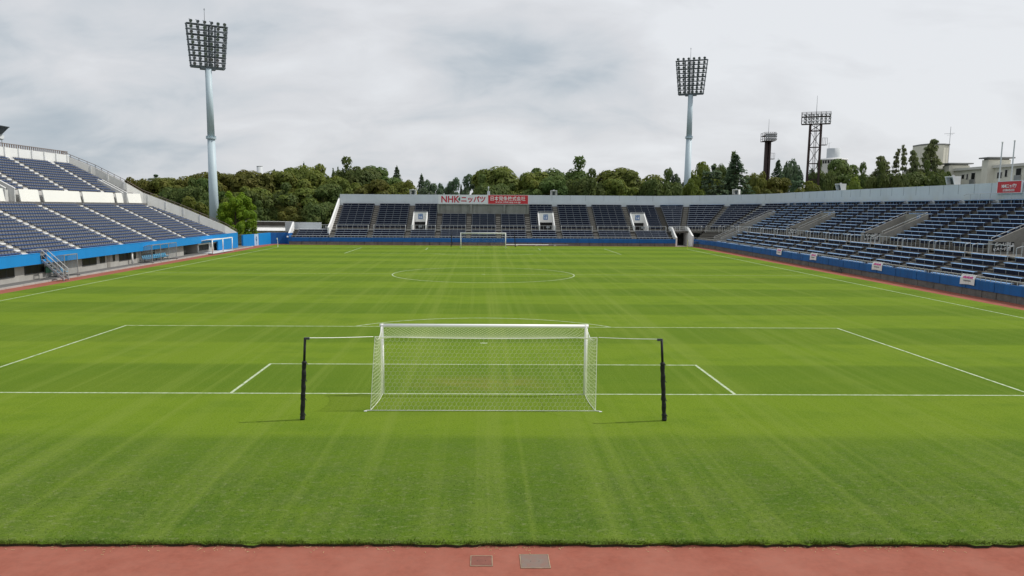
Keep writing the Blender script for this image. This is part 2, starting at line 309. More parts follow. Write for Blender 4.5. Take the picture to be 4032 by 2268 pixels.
# ------------------------------------------------------------------ mesh builder
class MB:
    def __init__(self): self.v = []; self.f = []; self.mi = []; self.m = []; self.cur = 0
    def use(self, material):
        if material not in self.m: self.m.append(material)
        self.cur = self.m.index(material); return self
    def face(self, pts, flip=False):
        i = len(self.v); self.v.extend([tuple(p) for p in pts])
        idx = list(range(i, i+len(pts)))
        self.f.append(idx[::-1] if flip else idx); self.mi.append(self.cur)
    def hexa(self, p):      # 8 points: bottom 0-3 counter-clockwise, top 4-7
        i = len(self.v); self.v.extend([tuple(q) for q in p])
        for q in ((3,2,1,0), (4,5,6,7), (0,1,5,4), (1,2,6,5), (2,3,7,6), (3,0,4,7)):
            self.f.append([i+k for k in q]); self.mi.append(self.cur)
    def box(self, x0, x1, y0, y1, z0, z1):
        if x0 > x1: x0, x1 = x1, x0
        if y0 > y1: y0, y1 = y1, y0
        self.hexa([(x0,y0,z0),(x1,y0,z0),(x1,y1,z0),(x0,y1,z0),(x0,y0,z1),(x1,y0,z1),(x1,y1,z1),(x0,y1,z1)])
    def bar(self, p, q, wd, ht, up=(0,0,1)):
        p, q = Vector(p), Vector(q); d = (q-p)
        if d.length < 1e-6: return
        d.normalize(); up = Vector(up)
        s = d.cross(up)
        if s.length < 1e-4: s = d.cross(Vector((1,0,0)))
        s.normalize(); t = s.cross(d)
        s *= wd/2; t *= ht/2
        self.hexa([p-s-t, p+s-t, q+s-t, q-s-t, p-s+t, p+s+t, q+s+t, q-s+t])
    def tube(self, p, q, r0, r1=None, n=8, caps=True):
        if r1 is None: r1 = r0
        p, q = Vector(p), Vector(q); d = (q-p)
        if d.length < 1e-6: return
        d.normalize()
        a = d.cross(Vector((0,0,1)))
        if a.length < 1e-3: a = Vector((1,0,0))
        a.normalize(); c = d.cross(a)
        i = len(self.v)
        for k in range(n):
            o = a*math.cos(2*math.pi*k/n) + c*math.sin(2*math.pi*k/n)
            self.v.append(tuple(p+o*r0)); self.v.append(tuple(q+o*r1))
        for k in range(n):
            k2 = (k+1) % n
            self.f.append([i+2*k, i+2*k+1, i+2*k2+1, i+2*k2]); self.mi.append(self.cur)
        if caps:
            self.f.append([i+2*k for k in range(n)]); self.mi.append(self.cur)
            self.f.append([i+2*k+1 for k in range(n)][::-1]); self.mi.append(self.cur)
    def path(self, pts, r, n=6):
        for a, c in zip(pts[:-1], pts[1:]): self.tube(a, c, r, r, n)
    def lathe(self, c, prof, n=24):
        c = Vector(c); i = len(self.v); mlen = len(prof)
        for k in range(n):
            a = 2*math.pi*k/n
            for r, z in prof: self.v.append((c.x+r*math.cos(a), c.y+r*math.sin(a), c.z+z))
        for k in range(n):
            k2 = (k+1) % n
            for j in range(mlen-1):
                self.f.append([i+k*mlen+j, i+k2*mlen+j, i+k2*mlen+j+1, i+k*mlen+j+1]); self.mi.append(self.cur)
    def extrude(self, poly, axis_vec):      # planar polygon swept along a vector
        a = Vector(axis_vec); n = len(poly); P = [Vector(p) for p in poly]
        self.face(P[::-1]); self.face([p+a for p in P])
        for k in range(n):
            self.face([P[k], P[(k+1) % n], P[(k+1) % n]+a, P[k]+a])
    def build(self, name, material=None, parent=None, smooth=False):
        if not self.v: return None
        me = bpy.data.meshes.new(name)
        ms = self.m if self.m else [material]
        org = Vector((0,0,0))
        if parent is not None: org = PORG.get(parent.name, Vector((0,0,0)))
        else:
            xs = [p[0] for p in self.v]; ys = [p[1] for p in self.v]; zs = [p[2] for p in self.v]
            org = Vector(((min(xs)+max(xs))/2, (min(ys)+max(ys))/2, min(zs)))
        me.from_pydata([(p[0]-org.x, p[1]-org.y, p[2]-org.z) for p in self.v], [], self.f)
        for q in ms: me.materials.append(q)
        if len(ms) > 1: me.polygons.foreach_set('material_index', self.mi)
        bm = bmesh.new(); bm.from_mesh(me); bmesh.ops.recalc_face_normals(bm, faces=bm.faces); bm.to_mesh(me); bm.free()
        if smooth:
            me.polygons.foreach_set('use_smooth', [True]*len(me.polygons))
        o = bpy.data.objects.new(name, me); COL.objects.link(o)
        if parent is not None: o.parent = parent; PORG[o.name] = org
        else: o.location = org; PORG[o.name] = org
        return o
PORG = {}
def tag(o, label=None, cat=None, group=None, kind=None):
    if label: o['label'] = label
    if cat: o['category'] = cat
    if group: o['group'] = group
    if kind: o['kind'] = kind
    return o
def thing(name, label, cat, loc, group=None):
    o = bpy.data.objects.new(name, None); COL.objects.link(o); o.location = loc; o.empty_display_size = 0.3
    PORG[o.name] = Vector(loc)
    return tag(o, label, cat, group)
def copy_tree(root, loc, rotz=None, scale=None, label=None, group=None):
    def cp(o, par):
        c = o.copy(); COL.objects.link(c)
        if par is not None: c.parent = par
        for ch in o.children: cp(ch, c)
        return c
    r_ = cp(root, None); r_.location = loc
    if rotz is not None: r_.rotation_euler = (0, 0, rotz)
    if scale is not None: r_.scale = scale
    if label: r_['label'] = label
    if group: r_['group'] = group
    return r_
def text(body, size, material, M, parent, name='lettering', extrude=0.01, sx=1.0, space=1.0, bold=0.0, align='CENTER'):
    cu = bpy.data.curves.new(name, 'FONT'); cu.body = body; cu.size = size; cu.align_x = align; cu.align_y = 'CENTER'
    cu.extrude = extrude; cu.offset = bold; cu.space_character = space
    tmp = bpy.data.objects.new(name, cu); COL.objects.link(tmp)
    dg = bpy.context.evaluated_depsgraph_get(); dg.update()
    me = bpy.data.meshes.new_from_object(tmp.evaluated_get(dg))
    bpy.data.objects.remove(tmp); bpy.data.curves.remove(cu)
    me.transform(Matrix.Diagonal((sx, 1, 1, 1)))
    org = PORG.get(parent.name, Vector((0,0,0)))
    me.transform(Matrix.Translation(-org) @ M)
    me.materials.clear(); me.materials.append(material)
    o = bpy.data.objects.new(name, me); COL.objects.link(o); o.parent = parent; PORG[o.name] = org
    return o
def text_fit(body, wd, ht, material, pos, xaxis, parent, bold=0.0, space=1.0):
    o = text(body, 1.0, material, Matrix.Identity(4), parent, bold=bold, space=space)
    me = o.data; org = PORG[parent.name]; me.transform(Matrix.Translation(org))
    xs = [v.co.x for v in me.vertices]; ys = [v.co.y for v in me.vertices]
    sx, sy = wd/(max(xs)-min(xs)), ht/(max(ys)-min(ys))
    me.transform(Matrix.Diagonal((sx, sy, 1, 1)) @ Matrix.Translation((-(max(xs)+min(xs))/2, -(max(ys)+min(ys))/2, 0)))
    me.transform(Matrix.Translation(-org) @ frame(pos, xaxis)); return o
def frame(pos, xaxis, up=(0,0,1)):
    x = Vector(xaxis).normalized(); y = Vector(up).normalized(); z = x.cross(y).normalized(); y = z.cross(x)
    m = Matrix((x, y, z)).transposed().to_4x4(); m.translation = Vector(pos); return m
ORD = ['zeroth','first','second','third','fourth','fifth','sixth','seventh','eighth','ninth','tenth','eleventh','twelfth','thirteenth','fourteenth','fifteenth','sixteenth','seventeenth','eighteenth']

# ------------------------------------------------------------------ ground, track, turf, markings
def sheet(name, x0, x1, y0, y1, z, material, nx=1, ny=1):
    b = MB()
    for i in range(nx):
        for j in range(ny):
            xa, xb = x0+(x1-x0)*i/nx, x0+(x1-x0)*(i+1)/nx; ya, yb = y0+(y1-y0)*j/ny, y0+(y1-y0)*(j+1)/ny
            b.face([(xa,ya,z),(xb,ya,z),(xb,yb,z),(xa,yb,z)])
    return tag(b.build(name, material), kind='structure')
sheet('ground', -3000, 3000, -400, 5500, -0.10, ground_m)
sheet('running_track', -40.95, 41, -40, 121, -0.06, track_red)
GX0, GX1, GY0, GY1 = -36.6, 36.7, -13.08, 113.7
b = MB(); b.use(turf)
nseg = 520
edge = []
for i in range(nseg+1):
    x = GX0+(GX1-GX0)*i/nseg
    edge.append((x, GY0+0.03*math.sin(x*1.7)+0.02*math.sin(x*7.3+1)+rnd.uniform(-0.045, 0.045)))
for (xa, ya), (xb, yb) in zip(edge[:-1], edge[1:]):
    b.face([(xa,ya,0),(xb,yb,0),(xb,GY1,0),(xa,GY1,0)])
b.use(soil)
for (xa, ya), (xb, yb) in zip(edge[:-1], edge[1:]): b.face([(xa,ya+0.02,-0.06),(xb,yb+0.02,-0.06),(xb,yb,0),(xa,ya,0)])
b.face([(GX0,GY0,-0.06),(GX0,GY1,-0.06),(GX0,GY1,0),(GX0,GY0,0)]); b.face([(GX1,GY0,-0.06),(GX1,GY1,-0.06),(GX1,GY1,0),(GX1,GY0,0)])
b.face([(GX0,GY1,-0.06),(GX1,GY1,-0.06),(GX1,GY1,0),(GX0,GY1,0)])
tag(b.build('lawn'), kind='structure')
# ragged turf edge: real blades leaning over the track
b = MB(); b.use(turf)
for _ in range(30000):
    x = rnd.uniform(-10.8, 12.0); y = GY0 + abs(rnd.gauss(0, 0.10)) - 0.02 if rnd.random() < 0.6 else GY0 + rnd.uniform(0, 4.2)
    nearedge = y < GY0+0.22
    h = rnd.uniform(0.012, 0.040)*(1+0.5*math.sin(x*3.1)*math.sin(x*7.7)) if nearedge else rnd.uniform(0.012, 0.03)
    a = rnd.uniform(0, 2*math.pi); wd = rnd.uniform(0.004, 0.009)
    lx, ly = rnd.gauss(0, 0.5)*h, rnd.gauss(-0.55 if nearedge else 0, 0.5)*h
    ca, sa = math.cos(a)*wd, math.sin(a)*wd
    b.face([(x-ca, y-sa, -0.01), (x+ca, y+sa, -0.01), (x+lx, y+ly, h)])
tag(b.build('grass_blades'), 'short green blades fringing the lawn edge along the red track', 'grass', kind='stuff')
# dry clippings blown on to the track
straw = mat('dry_clippings', (0.52, 0.40, 0.20), 0.9)
b = MB()
for _ in range(420):
    x = rnd.uniform(-10.5, 11.5); y = GY0 - abs(rnd.gauss(0.05, 0.13)); a = rnd.uniform(0, math.pi); l = rnd.uniform(0.02, 0.07)
    if math.sin(x*2.3)+math.sin(x*0.9+1) < 0.2 and rnd.random() < 0.75: continue
    b.bar((x, y, -0.052), (x+l*math.cos(a), y+l*math.sin(a)*0.6, -0.050), 0.007, 0.004)
tag(b.build('clippings', straw), 'straw coloured grass clippings scattered on the track edge', 'clippings', kind='stuff')

b = MB(); LZ = 0.004; LW = 0.11
def hl(x0, x1, y, wd=LW): b.face([(x0,y-wd/2,LZ),(x1,y-wd/2,LZ),(x1,y+wd/2,LZ),(x0,y+wd/2,LZ)])
def vl(x, y0, y1, wd=LW): b.face([(x-wd/2,y0,LZ),(x+wd/2,y0,LZ),(x+wd/2,y1,LZ),(x-wd/2,y1,LZ)])
def arc(cx, cy, r, a0, a1, n):
    for k in range(n):
        t0, t1 = a0+(a1-a0)*k/n, a0+(a1-a0)*(k+1)/n
        r0, r1 = r-LW/2, r+LW/2
        b.face([(cx+r0*math.cos(t0),cy+r0*math.sin(t0),LZ),(cx+r1*math.cos(t0),cy+r1*math.sin(t0),LZ),(cx+r1*math.cos(t1),cy+r1*math.sin(t1),LZ),(cx+r0*math.cos(t1),cy+r0*math.sin(t1),LZ)])
hl(-34.06, 34.06, 0); hl(-34.06, 34.06, 105); vl(-34, 0.06, 104.94); vl(34, 0.06, 104.94); hl(-33.94, 33.94, 52.5, 0.085)
for y0, s in ((0, 1), (105, -1)):
    for hw, dp in ((20.16, 16.5), (9.16, 5.5)):
        for sg in (-1, 1):
            ya, yb = sorted((y0+s*0.06, y0+s*(dp+0.06))); vl(sg*hw, ya, yb)
        hl(-hw+0.06, hw-0.06, y0+s*dp)
    hl(-0.18, 0.18, y0+s*11, 0.22)
    th = math.acos(5.5/9.15)
    c0 = math.pi/2*s
    arc(0, y0+s*11, 9.15, c0-th+0.012, c0+th-0.012, 40)
arc(0, 52.5, 9.15, 0, 2*math.pi, 96)
hl(-0.15, 0.15, 52.5, 0.34)
tag(b.build('pitch_markings', line_paint), kind='structure')

# ------------------------------------------------------------------ cover plates in the track
for (x0, x1, y0, y1, m_, lab) in ((-0.28, 0.15, -13.98, -13.52, track_plate, 'small red cover plate with cream rim set in the red track'),
                                  (0.68, 1.25, -14.07, -13.46, grey_plate, 'larger grey cover plate with cream rim set in the red track')):
    t = thing('access_cover', lab, 'cover', ((x0+x1)/2, (y0+y1)/2, -0.06))
    b = MB(); b.box(x0+0.022, x1-0.022, y0+0.022, y1-0.022, -0.06, -0.050)
    b.build('plate', m_, t)
    b = MB()
    b.box(x0, x1, y0, y0+0.018, -0.06, -0.046); b.box(x0, x1, y1-0.018, y1, -0.06, -0.046)
    b.box(x0, x0+0.018, y0+0.018, y1-0.018, -0.06, -0.046); b.box(x1-0.018, x1, y0+0.018, y1-0.018, -0.06, -0.046)
    b.build('rim', plate_rim, t)
    xm, ym = (x0+x1)/2, (y0+y1)/2
    for s in (-1, 1):
        b = MB(); b.tube((xm+s*0.08, ym, -0.055), (xm+s*0.08, ym, -0.0475), 0.008, n=8); b.build('lifting_hole', dark, t)

# ------------------------------------------------------------------ goals
def hex_net(b, W_, H_, s, fn, r):
    """hexagonal netting over a W_ x H_ panel mapped into space by fn(u, v)"""
    side = s/math.sqrt(3); dv = side*1.5
    rows = int(H_/dv)+2; cols = int(W_/s)+2
    def seg(p, q):
        (u0, v0), (u1, v1) = p, q
        for (u, v) in (p, q):
            if u < -1e-6 or u > W_+1e-6: return
        if v0 > H_ and v1 > H_ or v0 < 0 and v1 < 0: return
        v0, v1 = min(max(v0, 0), H_), min(max(v1, 0), H_)
        b.tube(fn(u0/W_, v0/H_), fn(u1/W_, v1/H_), r, r, 3, False)
    for j in range(rows):
        off = s/2 if j % 2 else 0
        for i in range(-1, cols):
            cx = i*s+off; cy = j*dv
            bot = (cx, cy); l = (cx-s/2, cy+side/2); rr = (cx+s/2, cy+side/2)
            seg(bot, l); seg(bot, rr); seg(l, (l[0], l[1]+side))
def lerp(a, c, t): return a+(c-a)*t
def make_goal(label, loc, cord=0.0042):
    t = thing('football_goal', label, 'goal', loc, 'football goals on the pitch')
    L0 = Vector(loc); PORG[t.name] = Vector((0,0,0)); t.location = (0,0,0)
    for s in (-1, 1):
        b = MB(); b.tube((s*3.72, 0, 0), (s*3.72, 0, 2.56), 0.06, n=16); b.build('post', goal_white, t, True)
    b = MB(); b.tube((-3.80, 0, 2.50), (3.80, 0, 2.50), 0.062, n=16); b.build('crossbar', goal_white, t, True)
    BT = lambda u: Vector((lerp(-3.68, 3.80, u), -2.20, 2.45 - 0.05*math.sin(math.pi*u)))
    BB = lambda u: Vector((lerp(-3.83, 3.77, u), -2.44, 0.01))
    def back(u, v):
        p = BB(u).lerp(BT(u), v); p.y += 0.10*math.sin(math.pi*v)*(0.4+0.6*math.sin(math.pi*u)); return p
    def side(sg):
        def f(u, v):            # u: post -> back, v: ground -> top
            post = Vector((sg*3.72, -0.03, 2.48*v)); bk = BB(0 if sg < 0 else 1).lerp(BT(0 if sg < 0 else 1), v)
            p = post.lerp(bk, u); k = math.sin(math.pi*u)
            p.x -= sg*0.10*k*math.sin(math.pi*min(1, v+0.15)); p.z -= 0.26*k*max(0, v-0.55)/0.45
            return p
        return f
    def top(u, v):              # v: back -> crossbar
        p = BT(u).lerp(Vector((lerp(-3.70, 3.70, u), -0.03, 2.47)), v)
        k = math.sin(math.pi*v); p.z -= k*(0.10+0.16*abs(2*u-1)**6); return p
    b = MB()
    hex_net(b, 7.5, 2.5, 0.150, back, cord)
    hex_net(b, 7.5, 2.2, 0.150, top, cord)
    for sg in (-1, 1): hex_net(b, 2.25, 2.5, 0.150, side(sg), cord)
    net = b.build('net', net_white, t)
    b = MB()
    n = 24
    for fn in (lambda q: back(q, 1), lambda q: back(q, 0.0), lambda q: side(-1)(q, 1), lambda q: side(1)(q, 1), lambda q: side(-1)(1, q), lambda q: side(1)(1, q), lambda q: side(-1)(q, 0.004), lambda q: side(1)(q, 0.004)):
        b.path([fn(k/n) for k in range(n+1)], cord*2.1, 5)
    for sg in (-1, 1):          # loose tails of the ground rope
        e0 = BB(0 if sg < 0 else 1)
        b.path([e0, e0+Vector((sg*0.12, -0.05, 0.01)), e0+Vector((sg*0.20, -0.13, 0.005)), e0+Vector((sg*0.10, -0.14, 0.005))], 0.013, 5)
    b.build('rope', goal_white, net)
    t.location = loc; PORG[t.name] = Vector((0,0,0))
    return t
g1 = make_goal('white football goal in the foreground with hexagonal net', (0, 0, 0))
g2 = make_goal('small white football goal standing far off in front of the blue wall', (0, 105, 0), 0.0012); g2.rotation_euler = (0, 0, math.pi)

g1.scale = (0.985, 1, 1)
# stanchions
def stanchion(x, y, topx, label, grp):
    t = thing('net_stanchion', label, 'post', (x, y, 0), grp)
    tp = Vector((topx, y+0.02, 2.63)); bs = Vector((x, y, 0)); j = bs.lerp(tp, 0.72)
    b = MB(); b.tube(j-(tp-bs)*0.05, tp, 0.040, n=12); b.build('post', black, t, True)
    b = MB(); prev = None
    for k in range(22):         # lumpy padded sleeve
        p = bs.lerp(j, k/21) + Vector((0.005*math.sin(k*1.3), 0.005*math.cos(k*1.7), 0))
        r = 0.070 + 0.007*math.sin(k*1.7) + rnd.uniform(-0.006, 0.006)
        if prev: b.tube(prev[0], p, prev[1], r, 12, caps=(k in (1, 21)))
        prev = (p, r)
    sl_ = b.build('padded_sleeve', black, t, True)
    for k in (0.10, 0.36, 0.68, 0.97):
        b = MB(); p = bs.lerp(j, k); b.tube(p-Vector((0,0,0.015)), p+Vector((0,0,0.015)), 0.083, n=12)
        b.bar(p+Vector((0.075, 0, 0)), p+Vector((0.11, -0.02, -0.05)), 0.015, 0.015); b.build('strap', black, sl_)
    b = MB(); s = -1 if x > 0 else 1
    b.bar(tp+Vector((-0.02*s, 0, -0.02)), tp+Vector((0.14*s, 0, -0.02)), 0.07, 0.07); b.build('hook', lamp_dark, t)
    return t, tp
s1, tp1 = stanchion(-5.77, -3.62, -5.62, 'black padded net stanchion left of the near goal', 'net stanchions')
s2, tp2 = stanchion(5.75, -3.62, 5.58, 'black padded net stanchion right of the near goal', 'net stanchions')
for tp, e_, lab in ((tp1, Vector((-3.68, -2.20, 2.45)), 'white net rope from the left stanchion to the near goal'), (tp2, Vector((3.80, -2.20, 2.45)), 'white net rope from the right stanchion to the near goal')):
    b = MB(); b.path([tp+(e_-tp)*(k/10)+Vector((0, 0, -0.012*math.sin(math.pi*k/10))) for k in range(11)], 0.009, 5)
    tag(b.build('net_rope', goal_white), lab, 'rope', 'ropes holding the near net')
copy_tree(s1, (-5.5, 109.2, 0), 0, None, 'thin black net stanchion left of the far goal', 'net stanchions')
copy_tree(s2, (5.5, 109.2, 0), 0, None, 'thin black net stanchion right of the far goal', 'net stanchions')

# corner flags
for (x, lab, s) in ((-34, 'corner flag with pale pole and cyan flag by the blue corner wall', -1), (34, 'yellow corner flag pole with white flag by the corner tunnel', 1)):
    t = thing('corner_flag', lab, 'flag', (x, 105, 0), 'corner flags')
    b = MB(); b.tube((x, 105, 0), (x+s*0.04, 105, 1.55), 0.035, 0.03, 8); b.build('pole', yellow if s > 0 else goal_white, t)
    b = MB(); bx = x+s*0.04
    pts = [(bx, 105, 1.55), (bx+s*0.12, 104.97, 1.50), (bx+s*0.20, 105.02, 1.40), (bx+s*0.10, 105.03, 1.28), (bx, 105, 1.20)]
    b.extrude(pts, (0, 0.012, 0)); b.build('flag', cloth_white, t)

# ------------------------------------------------------------------ far stand, curved corner and right stand: one profile swept round the bowl
FY, RX, CX, CY = 115.8, 39.0, 34.0, 110.8      # straight fronts and the centre of the corner
def P(seg, s, d):
    if seg == 'F': return (s, FY+d)
    if seg == 'A': return (CX+(5+d)*math.sin(s), CY+(5+d)*math.cos(s))
    return (RX+d, s)
def lift(seg, s):
    if seg == 'F': return 0.0
    if seg == 'R': return 0.42
    return 0.42*s/(math.pi/2)
def Q(seg, s, d, z):
    x, y = P(seg, s, d)
    return Vector((x, y, z + lift(seg, s)*min(max((d-0.4)/4.0, 0), 1)))
WALK_Z, WALK_D, UP_D, NU, UDZ, UDD = 2.53, 4.6, 5.6, 12, 0.370, 0.715
LOW = [(0.30+0.86*k, 0.85+0.336*k) for k in range(5)]
UP = [(UP_D+UDD*k, WALK_Z+UDZ*(k+1)) for k in range(NU)]
BACK_D = UP_D+UDD*NU       # 14.18
TOPZ = 9.13
def low_profile():
    p = [(0.14, 0.85)]
    for k, (d, z) in enumerate(LOW):
        p += [(d, z), (d+0.86, z)]
    p += [(WALK_D, WALK_Z), (UP_D, WALK_Z)]
    return p
def up_profile(d_from=None):
    p = []
    for k, (d, z) in enumerate(UP):
        if d_from is not None and d+UDD <= d_from+0.01: continue
        d0 = d if d_from is None else max(d, d_from)
        if not p: p.append((d0, WALK_Z))
        p += [(d0, z), (d+UDD, z)]
    return p
VOM_F, VOM_R = 9.35, 10.3
def sweep(b, seg, s0, s1, prof, n=1):
    for k in range(n):
        a, c = s0+(s1-s0)*k/n, s0+(s1-s0)*(k+1)/n
        for (d0, z0), (d1, z1) in zip(prof[:-1], prof[1:]):
            if abs(d0-d1)+abs(z0-z1) < 1e-6: continue
            b.face([Q(seg, a, d0, z0), Q(seg, c, d0, z0), Q(seg, c, d1, z1), Q(seg, a, d1, z1)])
AF = [-27.5, -20.65, -13.8, -8.3, -2.7, 2.83, 8.37, 13.9, 20.64, 27.5]
AR = [107.9, 101.9, 95.9, 89.9, 83.9, 77.9, 72.0, 66.1, 60.2, 54.3, 48.4, 42.5, 36.6, 30.7, 24.8]
VF = [(-13.25, -10.55, '16'), (10.35, 13.35, '15'), (27.95, 30.75, '14')]
VR = [(107.5, 110.5, '13'), (84.2, 88.6, '12'), (60.5, 65.2, '11'), (36.8, 41.4, '10')]
XEND, XLOW, YEND = -28.0, -34.8, 14.0
stand_f = thing('grandstand', 'grey concrete stand behind the far goal with navy benches and blue front wall', 'grandstand', (0, 122, 0), 'spectator stands')
stand_r = thing('grandstand', 'curved and long right hand stand with blue benches and grey back wall', 'grandstand', (46, 70, 0), 'spectator stands')
LP = low_profile()
# far terrace
b = MB()
sweep(b, 'F', XLOW, 34.6, LP)
cuts = [XEND] + [q for v in VF for q in v[:2]] + [34.0]
for k in range(0, len(cuts), 2): sweep(b, 'F', cuts[k], cuts[k+1], up_profile())
for v in VF: sweep(b, 'F', v[0], v[1], up_profile(VOM_F))
b.build('terrace', concrete_dk, stand_f)
# corner and right terrace
b = MB()
A1, AN = math.pi/2, 18
sweep(b, 'A', math.atan2(3.4, 5.0)+0.12, A1, LP, 10)
sweep(b, 'A', 0, A1, up_profile(), AN)
sweep(b, 'A', 0, math.atan2(3.4, 5.0)+0.12, [(3.6, 2.2), (3.6, WALK_Z), (UP_D, WALK_Z)], 8)
sweep(b, 'R', CY, YEND, LP)
cuts = [CY] + [q for v in VR for q in (v[1], v[0])] + [YEND]
for k in range(0, len(cuts), 2): sweep(b, 'R', cuts[k], cuts[k+1], up_profile())
for v in VR: sweep(b, 'R', v[1], v[0], up_profile(VOM_R))
b.build('terrace', concrete_dk, stand_r)
# walkway slab edge
for st, segs in ((stand_f, (('F', XLOW, 34.6, 1),)), (stand_r, (('A', 0.0, A1, 18), ('R', CY, YEND, 1)))):
    b = MB()
    for seg, s0, s1, n in segs:
        for k in range(n):
            a, c = s0+(s1-s0)*k/n, s0+(s1-s0)*(k+1)/n
            b.hexa([Q(seg,a,WALK_D-0.10,WALK_Z-0.13), Q(seg,c,WALK_D-0.10,WALK_Z-0.13), Q(seg,c,WALK_D+0.25,WALK_Z-0.13), Q(seg,a,WALK_D+0.25,WALK_Z-0.13),
                    Q(seg,a,WALK_D-0.10,WALK_Z+0.02), Q(seg,c,WALK_D-0.10,WALK_Z+0.02), Q(seg,c,WALK_D+0.25,WALK_Z+0.02), Q(seg,a,WALK_D+0.25,WALK_Z+0.02)])
    b.build('walkway_edge', concrete_lt, st)
# front wall: stained kerb blocks below, blue panel above, small ladder rail on top
def front(st, runs):
    for nm, m_, d0, d1, z0, z1 in (('kerb_wall', kerb_dark, 0.06, 0.22, -0.06, 0.55), ('front_wall', blue, 0.0, 0.14, 0.50, 1.24)):
        b = MB()
        for (p, q) in runs:
            p, q = Vector((*p, 0)), Vector((*q, 0)); dr = (q-p).normalized(); n = Vector((dr.y, -dr.x, 0))   # towards the pitch
            if nm == 'front_wall':
                a, c = p-n*0.14, q-n*0.14
                b.hexa([p+Vector((0,0,z0)), q+Vector((0,0,z0)), c+Vector((0,0,z0)), a+Vector((0,0,z0)), p+Vector((0,0,z1)), q+Vector((0,0,z1)), c+Vector((0,0,z1)), a+Vector((0,0,z1))])
            else:
                Ln = (q-p).length; k = 0.0; i = 0
                while k < Ln:
                    l = min(2.25+0.5*math.sin(i*2.1), Ln-k); i += 1
                    e0 = p+dr*(k+0.035); e1 = p+dr*(k+l-0.035); o1 = n*(-0.05-rnd.uniform(0, 0.03)); o2 = n*(-0.24)
                    b.hexa([e0+o1+Vector((0,0,z0)), e1+o1+Vector((0,0,z0)), e1+o2+Vector((0,0,z0)), e0+o2+Vector((0,0,z0)), e0+o1+Vector((0,0,z1-0.06)), e1+o1+Vector((0,0,z1-0.06)), e1+o2+Vector((0,0,z1-0.06)), e0+o2+Vector((0,0,z1-0.06))])
                    k += l
                back = -0.28
                b.use(dark) if False else None
        b.build(nm, m_, st)
    b = MB()
    for (p, q) in runs:
        p, q = Vector((*p, 0)), Vector((*q, 0)); dr = (q-p).normalized(); n = Vector((dr.y, -dr.x, 0))
        a, c = p-n*0.26, q-n*0.26
        b.hexa([a+Vector((0,0,-0.06)), c+Vector((0,0,-0.06)), c-n*0.1+Vector((0,0,-0.06)), a-n*0.1+Vector((0,0,-0.06)), a+Vector((0,0,1.0)), c+Vector((0,0,1.0)), c-n*0.1+Vector((0,0,1.0)), a-n*0.1+Vector((0,0,1.0))])
    b.build('footing', soil, st)
    b = MB()
    for (p, q) in runs:
        p, q = Vector((*p, 0)), Vector((*q, 0)); dr = (q-p).normalized(); n = Vector((dr.y, -dr.x, 0)); Ln = (q-p).length
        for k in range(1, int(Ln/3.7)): e = p+dr*3.7*k+n*0.001; b.bar(e+Vector((0,0,0.52)), e+Vector((0,0,1.22)), 0.012, 0.035, up=n)
    b.build('panel_joint', bench_navy, st)
    b = MB()
    for (p, q) in runs:
        p, q = Vector((*p, 0)), Vector((*q, 0)); dr = (q-p).normalized(); n = Vector((dr.y, -dr.x, 0)); o = -n*0.07
        Ln = (q-p).length; m_ = max(1, int(Ln/0.62))
        b.bar(p+o+Vector((0,0,1.53)), q+o+Vector((0,0,1.53)), 0.06, 0.055)
        for k in range(m_+1):
            e = p.lerp(q, k/m_)+o; b.bar(e+Vector((0,0,1.24)), e+Vector((0,0,1.505)), 0.04, 0.04, up=(0,1,0))
    b.build('front_railing', rail_white, st)
front(stand_f, [((XLOW, FY), (34.9, FY))])
front(stand_r, [((37.75, 116.4), (38.3, 114.2)), ((38.3, 114.2), (39.0, 106.0)), ((39.0, 106.0), (39.0, YEND))])
# walkway railings, one per bay
def walk_rail(st, seg, s0, s1, n):
    b = MB(); pts = [Q(seg, s0+(s1-s0)*k/n, WALK_D, WALK_Z+0.02) for k in range(n+1)]
    H_ = 0.86
    for k, p in enumerate(pts):
        if 0 < k < n: b.tube(p, p+Vector((0,0,H_)), 0.019, n=6)
    b.path([p+Vector((0,0,H_)) for p in pts], 0.028, 6)
    if seg != 'R': b.path([p+Vector((0,0,0.16)) for p in pts], 0.016, 6)
    for e_, s_ in ((0, s0), (n, s1)):      # end posts bend over and reach down to the lower steps
        p = pts[e_]; f_ = Q(seg, s_, WALK_D-0.45, WALK_Z); f_.z = WALK_Z+lift(seg, s_)-0.60
        f2 = f_.copy(); f2.z = p.z+H_-0.14
        b.path([p+Vector((0,0,H_)), f2, f_], 0.033, 6)
        b.tube(p, p+Vector((0,0,H_)), 0.025, n=6)
    b.build('walkway_railing', rail_white, st)
gap = 0.52
bf = [-34.4] + AF + [34.3]
for a, c in zip(bf[:-1], bf[1:]): walk_rail(stand_f, 'F', a+gap, c-gap, 6)
AA = [0.30, 0.72, 1.14]
ba = [-0.0] + AA + [A1]
for a, c in zip(ba[:-1], ba[1:]): walk_rail(stand_r, 'A', a+0.05, c-0.05, 5)
br = [CY] + AR
for a, c in zip(br[:-1], br[1:]): walk_rail(stand_r, 'R', a-gap, c+gap, 6)
